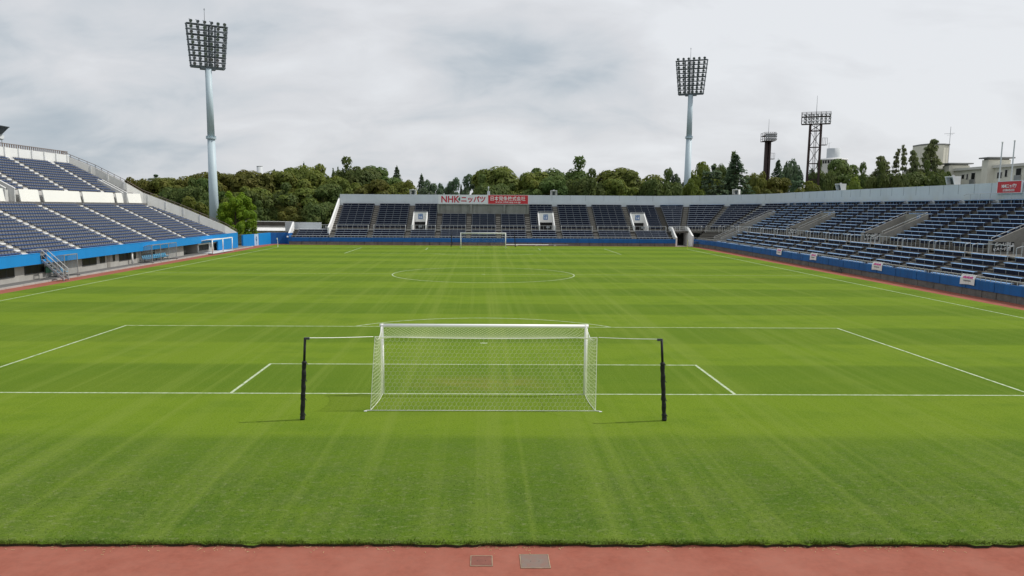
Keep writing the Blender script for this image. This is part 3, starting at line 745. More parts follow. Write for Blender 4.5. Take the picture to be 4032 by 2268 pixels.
# back walls
b = MB()
def wall_run(b, seg, s0, s1, n, d0, d1, z0, z1):
    for k in range(n):
        a, c = s0+(s1-s0)*k/n, s0+(s1-s0)*(k+1)/n
        b.hexa([Q(seg,a,d0,z0), Q(seg,c,d0,z0), Q(seg,c,d1,z0), Q(seg,a,d1,z0), Q(seg,a,d0,z1), Q(seg,c,d0,z1), Q(seg,c,d1,z1), Q(seg,a,d1,z1)])
wall_run(b, 'F', XEND, 33.99, 1, BACK_D, BACK_D+0.25, -0.06, TOPZ)
fw = b.build('back_wall', grey_wall, stand_f)
b = MB(); wall_run(b, 'A', 0, A1, AN, BACK_D, BACK_D+0.25, -0.06, TOPZ)
wall_run(b, 'R', CY-0.01, YEND, 1, BACK_D, BACK_D+0.25, -0.06, TOPZ)
rw = b.build('back_wall', grey_wall, stand_r)
# panel joints and coping of the back walls
for par, lst in ((fw, [('F', x) for x in (13.4, 17.0, 20.0, 23.6, 26.6, 30.0, 33.2)]), (rw, [('A', q*A1/11) for q in range(1, 11)] + [('R', 109-2.95*k) for k in range(30)])):
    b = MB()
    for seg, s in lst:
        ds = 0.03 if seg != 'A' else 0.0016
        wall_run(b, seg, s, s+ds, 1, BACK_D-0.012, BACK_D+0.005, TOPZ-1.05, TOPZ-0.02)
    b.build('panel_joint', frame_grey, par)
# upper rail strips in front of the back wall
for st, lst in ((stand_f, [('F', a+0.6, c-0.6) for a, c in zip([-28.0]+AF[1:-1], AF[1:]) if not (-9 < a < 8)]), (stand_r, [('A', a+0.03, c-0.03) for a, c in zip(ba[:-1], ba[1:])] + [('R', a-0.6, c+0.6) for a, c in zip(br[:-1], br[1:])])):
    b = MB()
    for seg, s0, s1 in lst:
        n = 3
        for k in range(n):
            a, c = s0+(s1-s0)*k/n, s0+(s1-s0)*(k+1)/n
            b.bar(Q(seg, a, BACK_D-0.5, 7.36), Q(seg, c, BACK_D-0.5, 7.36), 0.26, 0.05)
            b.bar(Q(seg, (a+c)/2, BACK_D-0.5, 6.97), Q(seg, (a+c)/2, BACK_D-0.5, 7.34), 0.06, 0.05, up=(0,1,0))
    b.build('top_shelf', bench_blue if st is stand_r else bench_metal, st)
# end walls of the far stand
def sloped_wall(b, x, pts, thick, z0=-0.06):
    poly = [(x, y, z) for y, z in pts] + [(x, pts[-1][0], z0), (x, pts[0][0], z0)]
    b.extrude(poly, (-thick, 0, 0))
b = MB()
sloped_wall(b, XLOW-0.02, [(115.75, 1.32), (120.5, 3.85)], 0.30, 1.20)
b.build('end_wall', white, stand_f); b = MB()
sloped_wall(b, XEND-0.01, [(118.3, 2.95), (120.8, 3.9), (130.25, 8.4), ], 0.30)
b.build('end_wall', white, stand_f)
b = MB(); b.box(-37.4, -30.6, 124.2, 124.45, 2.0, 3.74); b.box(XLOW, XEND-0.32, 120.4, 124.2, 2.3, WALK_Z); 
b.build('side_wall', pale_grey, stand_f)
b = MB(); b.box(-29.9, -28.4, 121.1, 121.15, WALK_Z+0.82, WALK_Z+0.88)
for k in range(6): b.box(-29.9+0.3*k-0.02, -29.9+0.3*k+0.02, 121.1, 121.14, WALK_Z, WALK_Z+0.85)
b.box(-29.3, -28.9, 121.08, 121.1, WALK_Z+0.3, WALK_Z+0.65)
b.build('gate_railing', steel, stand_f)

# entrances cut into the terraces
def entrance(st, seg, a, c, num, dback, m_wall, lettered):
    fl = WALK_Z
    zb = 5.72 if seg == 'F' else 5.82
    e_ = MB()
    sgn = 1 if seg == 'F' else -1
    lo, hi = (a, c) if seg == 'F' else (c, a)          # lo = left as seen from the pitch
    th = 0.20*sgn
    e_.use(m_wall)
    zf = fl+0.95 if seg == 'F' else fl+1.15
    for s in (lo, hi-th):
        for k in range(1):
            pts = [(WALK_D+0.55, fl-0.02), (dback, fl-0.02), (dback, zb), (WALK_D+0.95, zf), (WALK_D+0.55, zf)]
            A_ = [Q(seg, s, d, z) for d, z in pts]; B_ = [Q(seg, s+th, d, z) for d, z in pts]
            e_.face(A_); e_.face(B_[::-1])
            for i in range(len(pts)):
                j = (i+1) % len(pts); e_.face([A_[i], A_[j], B_[j], B_[i]])
    # head wall with the opening below
    l2, h2 = lo+th, hi-th
    zo = 3.95 if seg == 'F' else 4.35
    e_.hexa([Q(seg,l2,dback-0.25,zo), Q(seg,h2,dback-0.25,zo), Q(seg,h2,dback,zo), Q(seg,l2,dback,zo), Q(seg,l2,dback-0.25,zb-0.004), Q(seg,h2,dback-0.25,zb-0.004), Q(seg,h2,dback,zb-0.004), Q(seg,l2,dback,zb-0.004)])
    ent = e_.build('entrance', None, st)
    ent['label'] = 'walled entrance numbered '+num if lettered else 'walled concrete entrance cut into the benches'
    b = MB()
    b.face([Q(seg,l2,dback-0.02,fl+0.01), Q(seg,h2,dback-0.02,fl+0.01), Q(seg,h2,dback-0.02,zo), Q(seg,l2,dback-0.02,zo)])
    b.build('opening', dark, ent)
    b = MB(); b.face([Q(seg,l2,WALK_D+0.3,fl+0.012), Q(seg,h2,WALK_D+0.3,fl+0.012), Q(seg,h2,dback-0.03,fl+0.012), Q(seg,l2,dback-0.03,fl+0.012)]); b.build('floor', concrete_dk, ent)
    # hand rail on the walls
    b = MB()
    for s in (lo+th/2, hi-th/2):
        b.path([Q(seg, s, WALK_D+0.7, zf+0.20), Q(seg, s, dback-0.05, zb+0.22)], 0.028, 6)
        for k in (0, 0.5, 1):
            d_ = lerp(WALK_D+0.75, dback-0.06, k); z_ = lerp(zf+0.02, zb, k); b.tube(Q(seg, s, d_, z_), Q(seg, s, d_, z_+0.22), 0.022, n=6)
    b.path([Q(seg, lo+th/2, dback-0.05, zb+0.22), Q(seg, hi-th/2, dback-0.05, zb+0.22)], 0.028, 6)
    b.build('handrail', rail_white, ent)
    # blue number sign on the head wall
    mid = (lo+hi)/2 + (0 if seg == 'F' else -0.9)
    p = Q(seg, mid, dback-0.25, (zo+zb)/2+0.12)
    xd = Q(seg, mid+sgn, dback-0.25, 0) - Q(seg, mid, dback-0.25, 0); xd.z = 0; xd.normalize()
    nrm = xd.cross(Vector((0,0,1)))
    b = MB(); hw, hh = (0.42, 0.50)
    F_ = frame(p+nrm*0.03, xd)
    pts = [F_ @ Vector(q) for q in ((-hw,-hh,-0.02),(hw,-hh,-0.02),(hw,hh,-0.02),(-hw,hh,-0.02))]
    b.extrude(pts, nrm*0.03); sg = b.build('number_sign', sign_blue, ent)
    text(num, 0.62, letter_white, frame(p+nrm*0.045+Vector((0,0,-0.15)), xd), sg, bold=0.012)
    text('ゲート', 0.24, letter_white, frame(p+nrm*0.045+Vector((0,0,0.30)), xd), sg, bold=0.006)
    if seg == 'F':
        b = MB(); b.box(l2+1.1, l2+1.75, Q(seg,l2,WALK_D+0.12,0).y, Q(seg,l2,WALK_D+0.14,0).y, fl+0.45, fl+0.80); b.build('notice_board', bench_metal, ent)
    elif num in ('10', '11', '12'):
        q = Q(seg, lo-0.012*0, WALK_D+1.55, fl+0.75)     # letters on the near face of the left wall
        q = Q(seg, lo+th, WALK_D+1.75, fl+0.62); F_ = frame(q, (1,0,0), (0,0,1))
        b = MB(); b.box(q.x-0.95, q.x+0.95, q.y-0.03, q.y-0.006, q.z-0.42, q.z+0.42); pl = b.build('direction_sign', sign_dark, ent)
        text('G～U列↗', 0.40, letter_white, frame((q.x+0.12, q.y-0.035, q.z+0.19), (1,0,0)), pl, bold=0.006)
        text('↙A～F列', 0.40, letter_white, frame((q.x-0.10, q.y-0.035, q.z-0.21), (1,0,0)), pl, bold=0.006)
for a, c, n in VF: entrance(stand_f, 'F', a, c, n, VOM_F, white, True)
for a, c, n in VR: entrance(stand_r, 'R', a, c, n, VOM_R, concrete_lt if False else concrete, False)

# corner tunnel between the two stands
t = stand_f
b = MB()
for x0, x1, ft in ((34.62, 34.90, 1.7), (37.55, 37.85, 2.0)):
    poly = [(x0, 115.78, -0.06), (x0, 122.0, -0.06), (x0, 122.0, 3.3), (x0, 119.6, 3.28), (x0, 116.3, ft), (x0, 115.78, ft-0.15)]
    b.extrude(poly, (x1-x0, 0, 0))
b.box(34.9, 37.55, 119.9, 120.2, 2.32, 2.62)
tun = b.build('tunnel', white, t)
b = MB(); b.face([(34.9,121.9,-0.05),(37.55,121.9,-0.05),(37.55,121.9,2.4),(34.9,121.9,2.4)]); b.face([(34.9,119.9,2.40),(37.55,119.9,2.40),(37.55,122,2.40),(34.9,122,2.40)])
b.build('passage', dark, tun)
b = MB(); b.face([(34.9,115.6,-0.05),(37.55,115.6,-0.05),(37.55,121.9,-0.05),(34.9,121.9,-0.05)]); b.build('passage_floor', concrete, tun)
b = MB()
b.box(34.7, 37.75, 119.86, 119.92, 3.42, 3.49); b.box(34.7, 37.75, 119.86, 119.90, 3.02, 3.06); b.box(34.7, 37.75, 119.86, 119.90, 2.64, 2.68)
for k in range(5): b.box(34.7+0.75*k, 34.75+0.75*k, 119.86, 119.91, 2.62, 3.45)
for k in range(26):
    if k % 4 != 3: b.box(34.8+0.112*k, 34.83+0.112*k, 119.87, 119.89, 2.66, 3.42)
for x in (34.76, 37.70): b.path([(x, 119.9, 3.46), (x, 116.35, 1.98), (x, 116.3, 1.55)], 0.028, 6)
b.build('tunnel_railing', rail_white, tun)

# stair well with concrete cheeks by the tunnel
b = MB()
for y0 in (108.9, 104.9):
    b = MB()
    poly = [(39.6, y0, 0.6), (44.0, y0, 2.6), (44.0, y0, 3.45), (43.4, y0, 3.35), (39.6, y0, 1.75)]
    b.extrude(poly, (0, 0.25, 0))
    sw = b.build('stair_wall', concrete, stand_r)
b = MB()
for y0 in (109.0, 105.0):
    b.path([(39.5, y0, 1.72), (39.6, y0, 1.98), (43.4, y0, 3.62), (44.0, y0, 3.70), (44.0, y0, 2.9)], 0.03, 6)
    for k in range(5): b.tube((39.7+0.9*k, y0, 1.75+0.39*k), (39.7+0.9*k, y0, 2.0+0.39*k), 0.022, n=6)
b.build('stair_handrail', rail_white, sw)

# old scoreboard base with the sponsor banner
t = thing('scoreboard_base', 'stained grey concrete box with four pilasters under the long sponsor banner', 'concrete box', (0, 127, 5.2))
b = MB(); b.box(-8.7, 8.75, 127.05, 130.0, 5.0, 7.25); b.build('box', old_conc, t)
for x in (-8.62, -2.35, 4.05, 8.55):
    b = MB(); x0, x1 = x-0.16, x+0.16
    b.hexa([(x0,126.85,5.3),(x1,126.85,5.3),(x1,127.04,5.3),(x0,127.04,5.3),(x0-0.05,126.72,7.2),(x1+0.05,126.72,7.2),(x1+0.05,127.04,7.2),(x0-0.05,127.04,7.2)])
    b.build('pilaster', old_conc, t)
b = MB(); b.box(-8.75, 8.8, 126.70, 127.04, 7.252, 7.34); b.build('lintel', old_conc, t)
b = MB(); b.box(0.75, 1.30, 129.4, 129.95, 7.27, 9.85); b.tube((1.0, 129.7, 9.85), (1.0, 129.7, 10.35), 0.05, n=6); b.lathe((1.0, 129.7, 10.35), [(0, 0), (0.14, 0.08), (0.14, 0.3), (0.06, 0.42), (0, 0.42)], 8); b.build('camera_post', pale_grey, t)
t = thing('sponsor_banner', 'long banner board, white half with red letters and red half with white letters', 'sign', (0, 126.9, 7.35))
b = MB(); b.use(sign_white); b.box(-8.62, 8.65, 126.86, 127.0, 7.35, 9.10); b.build('board', None, t)
b = MB(); b.box(0.93, 8.57, 126.825, 126.857, 7.42, 9.03); rb = b.build('red_panel', red_sign, t)
b = MB()
text_fit('NHK', 3.50, 1.25, letter_red, (-6.30, 126.84, 8.24), (1,0,0), t, bold=0.020)
b = MB(); b.extrude([(-4.86, 126.80, 8.24), (-4.46, 126.80, 8.70), (-4.46, 126.80, 7.85)], (0, 0.015, 0)); b.build('emblem', sign_green, t)
text_fit('ニッパツ', 4.65, 1.22, letter_red, (-1.92, 126.84, 8.24), (1,0,0), t, bold=0.030)
text_fit('日本発条株式会社', 6.65, 0.84, letter_white, (4.72, 126.80, 8.42), (1,0,0), rb, bold=0.012)
text_fit('www.nhkspg.co.jp', 4.85, 0.38, letter_white, (4.72, 126.80, 7.72), (1,0,0), rb, bold=0.02, space=1.2)

# red sign on the right back wall
t = thing('sponsor_sign', 'red sign with white letters on the grey wall behind two flagpoles', 'sign', (53.1, 52.8, 8.5))
b = MB(); b.box(53.02, 53.10, 51.0, 54.7, 8.48, 9.62); b.build('board', red_sign, t)
b = MB()
for y0, y1, z0, z1 in ((50.95, 54.75, 9.62, 9.68), (50.95, 54.75, 8.42, 8.48), (50.90, 51.0, 8.42, 9.68), (54.7, 54.8, 8.42, 9.68)): b.box(53.0, 53.11, y0, y1, z0, z1)
b.build('border', sign_white, t)
Fm = lambda z: frame((53.0, 52.85, z), (0,-1,0))
text_fit('NHKニッパツ', 2.3, 0.42, letter_white, (53.0, 52.85, 9.16), (0,-1,0), t, bold=0.025)
text_fit('日本発条株式会社', 1.8, 0.24, letter_white, (53.0, 52.85, 8.74), (0,-1,0), t, bold=0.01)
for i, (y, zt) in enumerate(((56.7, 13.7), (54.75, 13.7))):
    t = thing('flagpole', 'pale flagpole nearer the trees' if i == 0 else 'pale flagpole crossing the red wall sign', 'flagpole', (54.4, y, 0), 'flagpoles behind the right wall')
    b = MB(); b.tube((54.4, y, 0), (54.4, y, zt), 0.10, 0.06, 8); b.build('pole', pale_grey, t)
    b = MB(); b.tube((54.4, y, zt), (54.4, y, zt+0.14), 0.09, n=8); b.build('cap', white, t)
# rails at the right end of the back wall
b = MB(); b.path([(52.4, 59.4, 8.28), (52.6, 59.2, 8.45), (52.6, 40, 8.45)], 0.035, 6)
for k in range(10): b.tube((52.6, 58.5-1.7*k, 7.4), (52.6, 58.5-1.7*k, 8.45), 0.03, n=6)
tag(b.build('safety_railing', rail_white), 'white tube railing below the red wall sign', 'railing')

# loudspeakers on the back walls
def speaker(x, y, z, yaw, label):
    t = thing('speaker_box', label, 'loudspeaker', (x, y, z), 'speaker boxes on the back walls')
    c, s = math.cos(yaw), math.sin(yaw)
    def T(p): return (x+p[0]*c-p[1]*s, y+p[0]*s+p[1]*c, z+p[2])
    b = MB(); w2 = 0.62
    # housing open to the front (-y local), leaning forward
    b.hexa([T(q) for q in ((-w2,-0.15,0),(-w2+0.10,-0.15,0),(-w2+0.10,0.6,0),(-w2,0.6,0),(-w2,-0.45,0.85),(-w2+0.10,-0.45,0.85),(-w2+0.10,0.6,0.85),(-w2,0.6,0.85))])
    b.hexa([T(q) for q in ((w2-0.10,-0.15,0),(w2,-0.15,0),(w2,0.6,0),(w2-0.10,0.6,0),(w2-0.10,-0.45,0.85),(w2,-0.45,0.85),(w2,0.6,0.85),(w2-0.10,0.6,0.85))])
    b.hexa([T(q) for q in ((-w2,-0.48,0.85),(w2,-0.48,0.85),(w2,0.62,0.85),(-w2,0.62,0.85),(-w2,-0.48,0.95),(w2,-0.48,0.95),(w2,0.62,0.95),(-w2,0.62,0.95))])
    b.hexa([T(q) for q in ((-w2+.1,0.3,0),(w2-.1,0.3,0),(w2-.1,0.6,0),(-w2+.1,0.6,0),(-w2+.1,0.3,0.85),(w2-.1,0.3,0.85),(w2-.1,0.6,0.85),(-w2+.1,0.6,0.85))])
    b.build('housing', white, t)
    b = MB(); b.hexa([T(q) for q in ((-0.2,0.05,0.05),(0.2,0.05,0.05),(0.2,0.29,0.05),(-0.2,0.29,0.05),(-0.2,-0.10,0.72),(0.2,-0.10,0.72),(0.2,0.29,0.72),(-0.2,0.29,0.72))]); b.build('horn', lamp_dark, t)
    b = MB(); b.lathe(T((0, 0.1, 0.952)), [(0, 0), (0.16, 0), (0.14, 0.12), (0, 0.16)], 8); b.build('lamp', steel, t)
speaker(-13.75, 130.2, TOPZ, 0, 'white speaker box on the wall left of the long banner')
speaker(13.8, 130.2, TOPZ, 0, 'white speaker box on the wall right of the long banner')
speaker(48.3, 126.0, TOPZ+0.30, R(-35), 'white speaker box on the curved wall below the tall cedar')
speaker(53.35, 92.4, TOPZ+0.44, R(-80), 'white speaker box tilted on the wall beside the yellow green bush')
speaker(53.35, 63.5, TOPZ+0.44, R(-80), 'white speaker box tilted on the wall in front of the apartments')

# banner cloths over the right front rail
for i, (y0, y1) in enumerate(((75.9, 77.7), (64.9, 66.7), (49.35, 51.35), (34.45, 36.35))):
    t = thing('cloth_banner', 'white printed cloth over the right front wall, %s from the corner tunnel' % ORD[i+1], 'banner', (38.95, (y0+y1)/2, 0.8), 'white cloths on the right front wall')
    b = MB(); n = 8
    prof = [(39.75, 1.52), (39.07, 1.60), (38.94, 1.30), (38.925, 0.78)]
    for (xa, za), (xb, zb) in zip(prof[:-1], prof[1:]):
        for k in range(n):
            ya, yb = lerp(y0, y1, k/n), lerp(y0, y1, (k+1)/n)
            rip = lambda q, z: (-0.02*math.sin(q*5.0+i)*(1.6-z), 0.03*math.sin(q*2.2+i*2) if z < 0.8 else 0)
            p = []
            for (x_, y_, z_) in ((xa,ya,za),(xa,yb,za),(xb,yb,zb),(xb,ya,zb)):
                r_ = rip(y_, z_); p.append((x_+r_[0], y_, z_+r_[1]))
            b.face(p)
    cl = b.build('cloth', cloth_white, t)
    md = cl.modifiers.new('thickness', 'SOLIDIFY'); md.thickness = 0.012; md.offset = 1
    b = MB(); ww = y1-y0
    for k in range(6): 
        ya = y0+ww*(0.14+0.12*k); b.hexa([(38.895,ya,1.27+0.03*(k%2)),(38.895,ya+ww*0.09,1.29),(38.93,ya+ww*0.09,1.29),(38.93,ya,1.27+0.03*(k%2)),(38.985,ya+0.03,1.45),(38.985,ya+ww*0.10,1.47-0.05*(k%2)),(39.01,ya+ww*0.10,1.47-0.05*(k%2)),(39.01,ya+0.03,1.45)])
    b.build('pink_print', print_pink, cl)
    b = MB()
    for k in range(7): b.box(38.88, 38.90, y0+ww*(0.24+0.075*k), y0+ww*(0.24+0.075*k)+ww*0.055, 1.06, 1.14)
    b.build('grey_print', print_grey, cl)

# ------------------------------------------------------------------ benches
plank_cache = {}
def bench_mesh(Ln, kind):
    """bench of length Ln along local x, back towards +y; plank top 0.37 above the tread"""
    key = (round(Ln, 1), kind)
    if key in plank_cache: return plank_cache[key]
    Ln = key[0]
    b = MB(); h = Ln/2
    b.use(bench_blue if kind == 'R' else bench_rest)
    pr = [(0.02, 0.318), (0.02, 0.348), (0.055, 0.372), (0.11, 0.383), (0.36, 0.383), (0.36, 0.318)]
    for j in range(1, 4): b.face([(-h, pr[j][0], pr[j][1]), (h, pr[j][0], pr[j][1]), (h, pr[j+1][0], pr[j+1][1]), (-h, pr[j+1][0], pr[j+1][1])])
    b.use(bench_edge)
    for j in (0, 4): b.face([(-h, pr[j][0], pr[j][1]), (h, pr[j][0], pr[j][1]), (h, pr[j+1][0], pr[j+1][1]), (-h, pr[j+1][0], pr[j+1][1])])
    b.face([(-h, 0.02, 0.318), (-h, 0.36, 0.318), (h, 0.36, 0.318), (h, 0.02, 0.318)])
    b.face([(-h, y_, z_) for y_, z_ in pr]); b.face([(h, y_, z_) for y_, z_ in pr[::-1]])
    pl = b.build('seat_plank'); 
    b = MB(); b.use(bench_navy); b.box(-h+0.05, h-0.05, 0.07, 0.10, 0.02, 0.315)
    b.use(bench_metal); n = max(2, int(Ln/1.35)+1)
    for k in range(n):
        x = -h+0.15+(Ln-0.3)*k/(n-1); b.box(x-0.022, x+0.022, 0.035, 0.068, 0.0, 0.317)
    br_ = b.build('bracket')
    plank_cache[key] = (pl, br_, pl.data, br_.data, pl.location.copy(), br_.location.copy()); return plank_cache[key]
made_first = set()
def add_bench(seg, s0, s1, d, z, label):
    p, q = Q(seg, s0, d, z), Q(seg, s1, d, z); mid = (p+q)/2; v = q-p; Ln = v.length
    pl, br_, pm, bm_, lo1, lo2 = bench_mesh(Ln, seg)
    t = bpy.data.objects.new('bench', None); COL.objects.link(t); t.location = mid; t.empty_display_size = 0.2
    t.rotation_euler = (0, 0, math.atan2(v.y, v.x))
    tag(t, label, 'bench', 'benches of the far and right stands')
    key = (round(Ln, 1), seg)
    if key not in made_first:
        made_first.add(key); a, c = pl, br_
    else:
        a, c = pl.copy(), br_.copy(); COL.objects.link(a); COL.objects.link(c)
    for o, lo in ((a, lo1), (c, lo2)): o.parent = t; o.location = lo
def vis_gap(seg, s0, s1, d):
    """pieces of [s0,s1] that are not taken by an entrance"""
    lo, hi = min(s0, s1), max(s0, s1); pieces = [(lo, hi)]
    if d > WALK_D:
        for a, c, _n in (VF if seg == 'F' else VR if seg == 'R' else []):
            db = VOM_F if seg == 'F' else VOM_R
            if d < db+0.15:
                new = []
                for (u, v_) in pieces:
                    if c+0.1 < u or a-0.1 > v_: new.append((u, v_)); continue
                    if a-0.15-u > 1.0: new.append((u, a-0.15))
                    if v_-(c+0.15) > 1.0: new.append((c+0.15, v_))
                pieces = new
        if seg == 'F' and d > 10.6:
            new = []
            for (u, v_) in pieces:
                if u > 8.6 or v_ < -8.6: new.append((u, v_)); continue
                if -8.75-u > 1.0: new.append((u, -8.75))
                if v_-8.85 > 1.0: new.append((8.85, v_))
            pieces = new
    return pieces if seg != 'R' else [(v_, u) for (u, v_) in pieces]
g2_ = 0.5
rest = MB(); rest_n = 0
def rest_bench(seg, s0, s1, d, z):
    global rest_n; rest_n += 1
    n = max(1, int(abs(Q(seg,s0,d,z).xy.__sub__(Q(seg,s1,d,z).xy).length)/3.0)) if seg == 'A' else 1
    for k in range(n):
        a, c = lerp(s0, s1, k/n), lerp(s0, s1, (k+1)/n)
        rest.use(bench_rest); rest.hexa([Q(seg,a,d+0.02,z+0.318),Q(seg,c,d+0.02,z+0.318),Q(seg,c,d+0.34,z+0.318),Q(seg,a,d+0.34,z+0.318),Q(seg,a,d+0.02,z+0.368),Q(seg,c,d+0.02,z+0.368),Q(seg,c,d+0.34,z+0.368),Q(seg,a,d+0.34,z+0.368)])
        rest.use(bench_navy); rest.hexa([Q(seg,a,d+0.07,z+0.02),Q(seg,c,d+0.07,z+0.02),Q(seg,c,d+0.10,z+0.02),Q(seg,a,d+0.10,z+0.02),Q(seg,a,d+0.07,z+0.315),Q(seg,c,d+0.07,z+0.315),Q(seg,c,d+0.10,z+0.315),Q(seg,a,d+0.10,z+0.315)])
        rest.use(bench_metal)
        m_ = max(2, int((Q(seg,a,d,z)-Q(seg,c,d,z)).length/1.35)+1)
        for j in range(m_):
            s = lerp(a, c, (j+0.1)/(m_-0.8)); e = 0.025 if seg != 'A' else 0.0015
            rest.hexa([Q(seg,s-e,d+0.035,z),Q(seg,s+e,d+0.035,z),Q(seg,s+e,d+0.068,z),Q(seg,s-e,d+0.068,z),Q(seg,s-e,d+0.035,z+0.317),Q(seg,s+e,d+0.035,z+0.317),Q(seg,s+e,d+0.068,z+0.317),Q(seg,s-e,d+0.068,z+0.317)])
nb = 0
def shrink(u, v_, seg):
    return (u, v_)
# right stand, then the corner, then the lower tier of the far stand one by one
def visible_r(y, d): 
    return ((RX+d)+0.064)/(y-CAM.y) < 0.685
for bi, (a, c) in enumerate(zip(br[:-1], br[1:])):
    for tier, rows in (('lower', LOW), ('upper', UP)):
        for ri, (d, z) in enumerate(rows):
            if not visible_r(a, d): continue
            dd = d+0.28 if tier == 'lower' else d+0.16
            if bi == 0 and tier == 'lower': continue
            sx0, sx1 = a-g2_, c+g2_
            for pi, (u, v_) in enumerate(vis_gap('R', sx0, sx1, d)):
                lab = 'blue bench, right stand %s tier, %s row up, %s block from the corner tunnel' % (tier, ORD[ri+1], ORD[bi+1])
                if nb < 292: add_bench('R', u, v_, dd, z, lab); nb += 1
                else: rest_bench('R', u, v_, dd, z)
for bi, (a, c) in enumerate(zip(ba[:-1], ba[1:])):
    for ri, (d, z) in enumerate(UP):
        w_ = 0.55/(5+d)
        if nb < 292:
            add_bench('A', a+w_, c-w_, d+0.16, z, 'navy bench in the curved corner, %s row up, %s block from the left' % (ORD[ri+1], ORD[bi+1])); nb += 1
        else: rest_bench('A', a+w_, c-w_, d+0.16, z)
for bi, (a, c) in enumerate(zip(bf[:-1], bf[1:])):
    for ri, (d, z) in enumerate(LOW):
        if nb < 297:
            add_bench('F', a+g2_, c-g2_, d+0.28, z, 'navy bench behind the far goal, lower tier %s row up, %s block from the left' % (ORD[ri+1], ORD[bi+1])); nb += 1
        else: rest_bench('F', a+g2_, c-g2_, d+0.28, z)
bu = [-28.0+0.2] + AF[1:] + [34.0]
for a, c in zip(bu[:-1], bu[1:]):
    for ri, (d, z) in enumerate(UP):
        for (u, v_) in vis_gap('F', a+g2_, c-g2_, d): rest_bench('F', u, v_, d+0.16, z)
tag(rest.build('bench_rows'), 'rows of small navy benches on the stand behind the far goal', 'benches', kind='stuff')

# aisle half-steps of the far and right stands
for st, seg, lst in ((stand_f, 'F', AF), (stand_r, 'R', AR), (stand_r, 'A', AA)):
    for s in lst:
        b = MB()
        for k, (d, z) in enumerate(LOW+UP):
            if k < 5 and seg == 'A': continue
            if d > 10.6 and seg == 'F' and -8.6 < s < 8.6: continue
            if any(v[0]-0.3 < s < v[1]+0.3 for v in (VF if seg == 'F' else VR if seg == 'R' else [])) and WALK_D < d < VOM_R: continue
            e0 = 0.42 if seg != 'A' else 0.42/(5+d)
            dz, dd = (0.168, 0.40) if k < 5 else (0.185, 0.34)
            if k == 0: continue
            b.hexa([Q(seg,s-e0,d-dd,z-2*dz+0.001),Q(seg,s+e0,d-dd,z-2*dz+0.001),Q(seg,s+e0,d-0.002,z-2*dz+0.001),Q(seg,s-e0,d-0.002,z-2*dz+0.001),Q(seg,s-e0,d-dd,z-dz),Q(seg,s+e0,d-dd,z-dz),Q(seg,s+e0,d-0.002,z-dz),Q(seg,s-e0,d-0.002,z-dz)])
        b.build('stairway', concrete_dk if seg == 'R' else concrete, st)

# ------------------------------------------------------------------ left main stand
FXL = -39.5
NL, NUP = 15, 12
LX0, LZ0, LDX, LDZ = -40.6, 2.40, 9.4/15, 4.54/15
UX0, UZ0, UDX, UDZ2 = -51.2, 8.52, 6.85/12, 4.05/12
YN = 16.0
def endY(x):        # line of the end wall
    pts = [(-59.2, 86.2), (-51.7, 89.6), (-50.4, 92.3), (-46, 95.8), (-40.8, 99.5), (-39, 101)]
    for (xa, ya), (xb, yb) in zip(pts[:-1], pts[1:]):
        if x <= xb: return lerp(ya, yb, max(0, (x-xa)/(xb-xa)))
    return pts[-1][1]
stand_l = thing('grandstand', 'main stand on the left with blue seat rows and bright blue fascia', 'grandstand', (-50, 60, 0), 'spectator stands')
b = MB()
LROW = [(LX0-LDX*k, LZ0+LDZ*k) for k in range(NL)]       # front x, tread z
URO = [(UX0-UDX*k, UZ0+UDZ2*k) for k in range(NUP)]
def tread(x0, x1, z, zr):
    y0, y1 = endY(x0), endY(x1)
    b.face([(x0, YN, z), (x0, y0, z), (x1, y1, z), (x1, YN, z)])       # tread
    b.face([(x0, YN, zr), (x0, y0, zr), (x0, y0, z), (x0, YN, z)])     # riser
for k, (x, z) in enumerate(LROW): tread(x, x-LDX, z, z-LDZ)
xl = LROW[-1][0]-LDX
tread(xl, -50.45, 7.02, LROW[-1][1])
tread(-50.45, UX0, 7.04, 7.02)
for k, (x, z) in enumerate(URO): tread(x, x-UDX, z, z-UDZ2 if k else 7.0)
xt = URO[-1][0]-UDX
b.face([(FXL-0.15, YN, 1.495), (FXL-0.15, 101.4, 1.495), (-46, 101.4, 1.495), (-46, YN, 1.495)])
b.face([(LX0, YN, LZ0-0.2), (LX0, 101, LZ0-0.2), (FXL-0.15, 101, LZ0-0.2), (FXL-0.15, YN, LZ0-0.2)])
b.build('terrace', main_conc, stand_l)
# fascia with the notch for the stairs, solid to the ground at the far end
b = MB()
b.box(FXL-0.2, FXL, YN, 43.5, 1.49, 2.43); b.box(FXL-0.2, FXL, 44.6, 91.8, 1.49, 2.43); b.box(FXL-0.2, FXL, 43.5, 44.6, 1.49, 1.86)
b.box(FXL-0.2, FXL, 91.8, 101.5, 0.10, 2.43); b.box(-42.5, FXL-0.2, 101.3, 101.5, 0.10, 2.43)
fas = b.build('fascia', sky_blue, stand_l)
b = MB(); b.box(FXL-0.22, FXL+0.02, YN, 43.5, 2.43, 2.47); b.box(FXL-0.22, FXL+0.02, 44.6, 101.5, 2.43, 2.47); b.build('coping', sky_blue, fas)
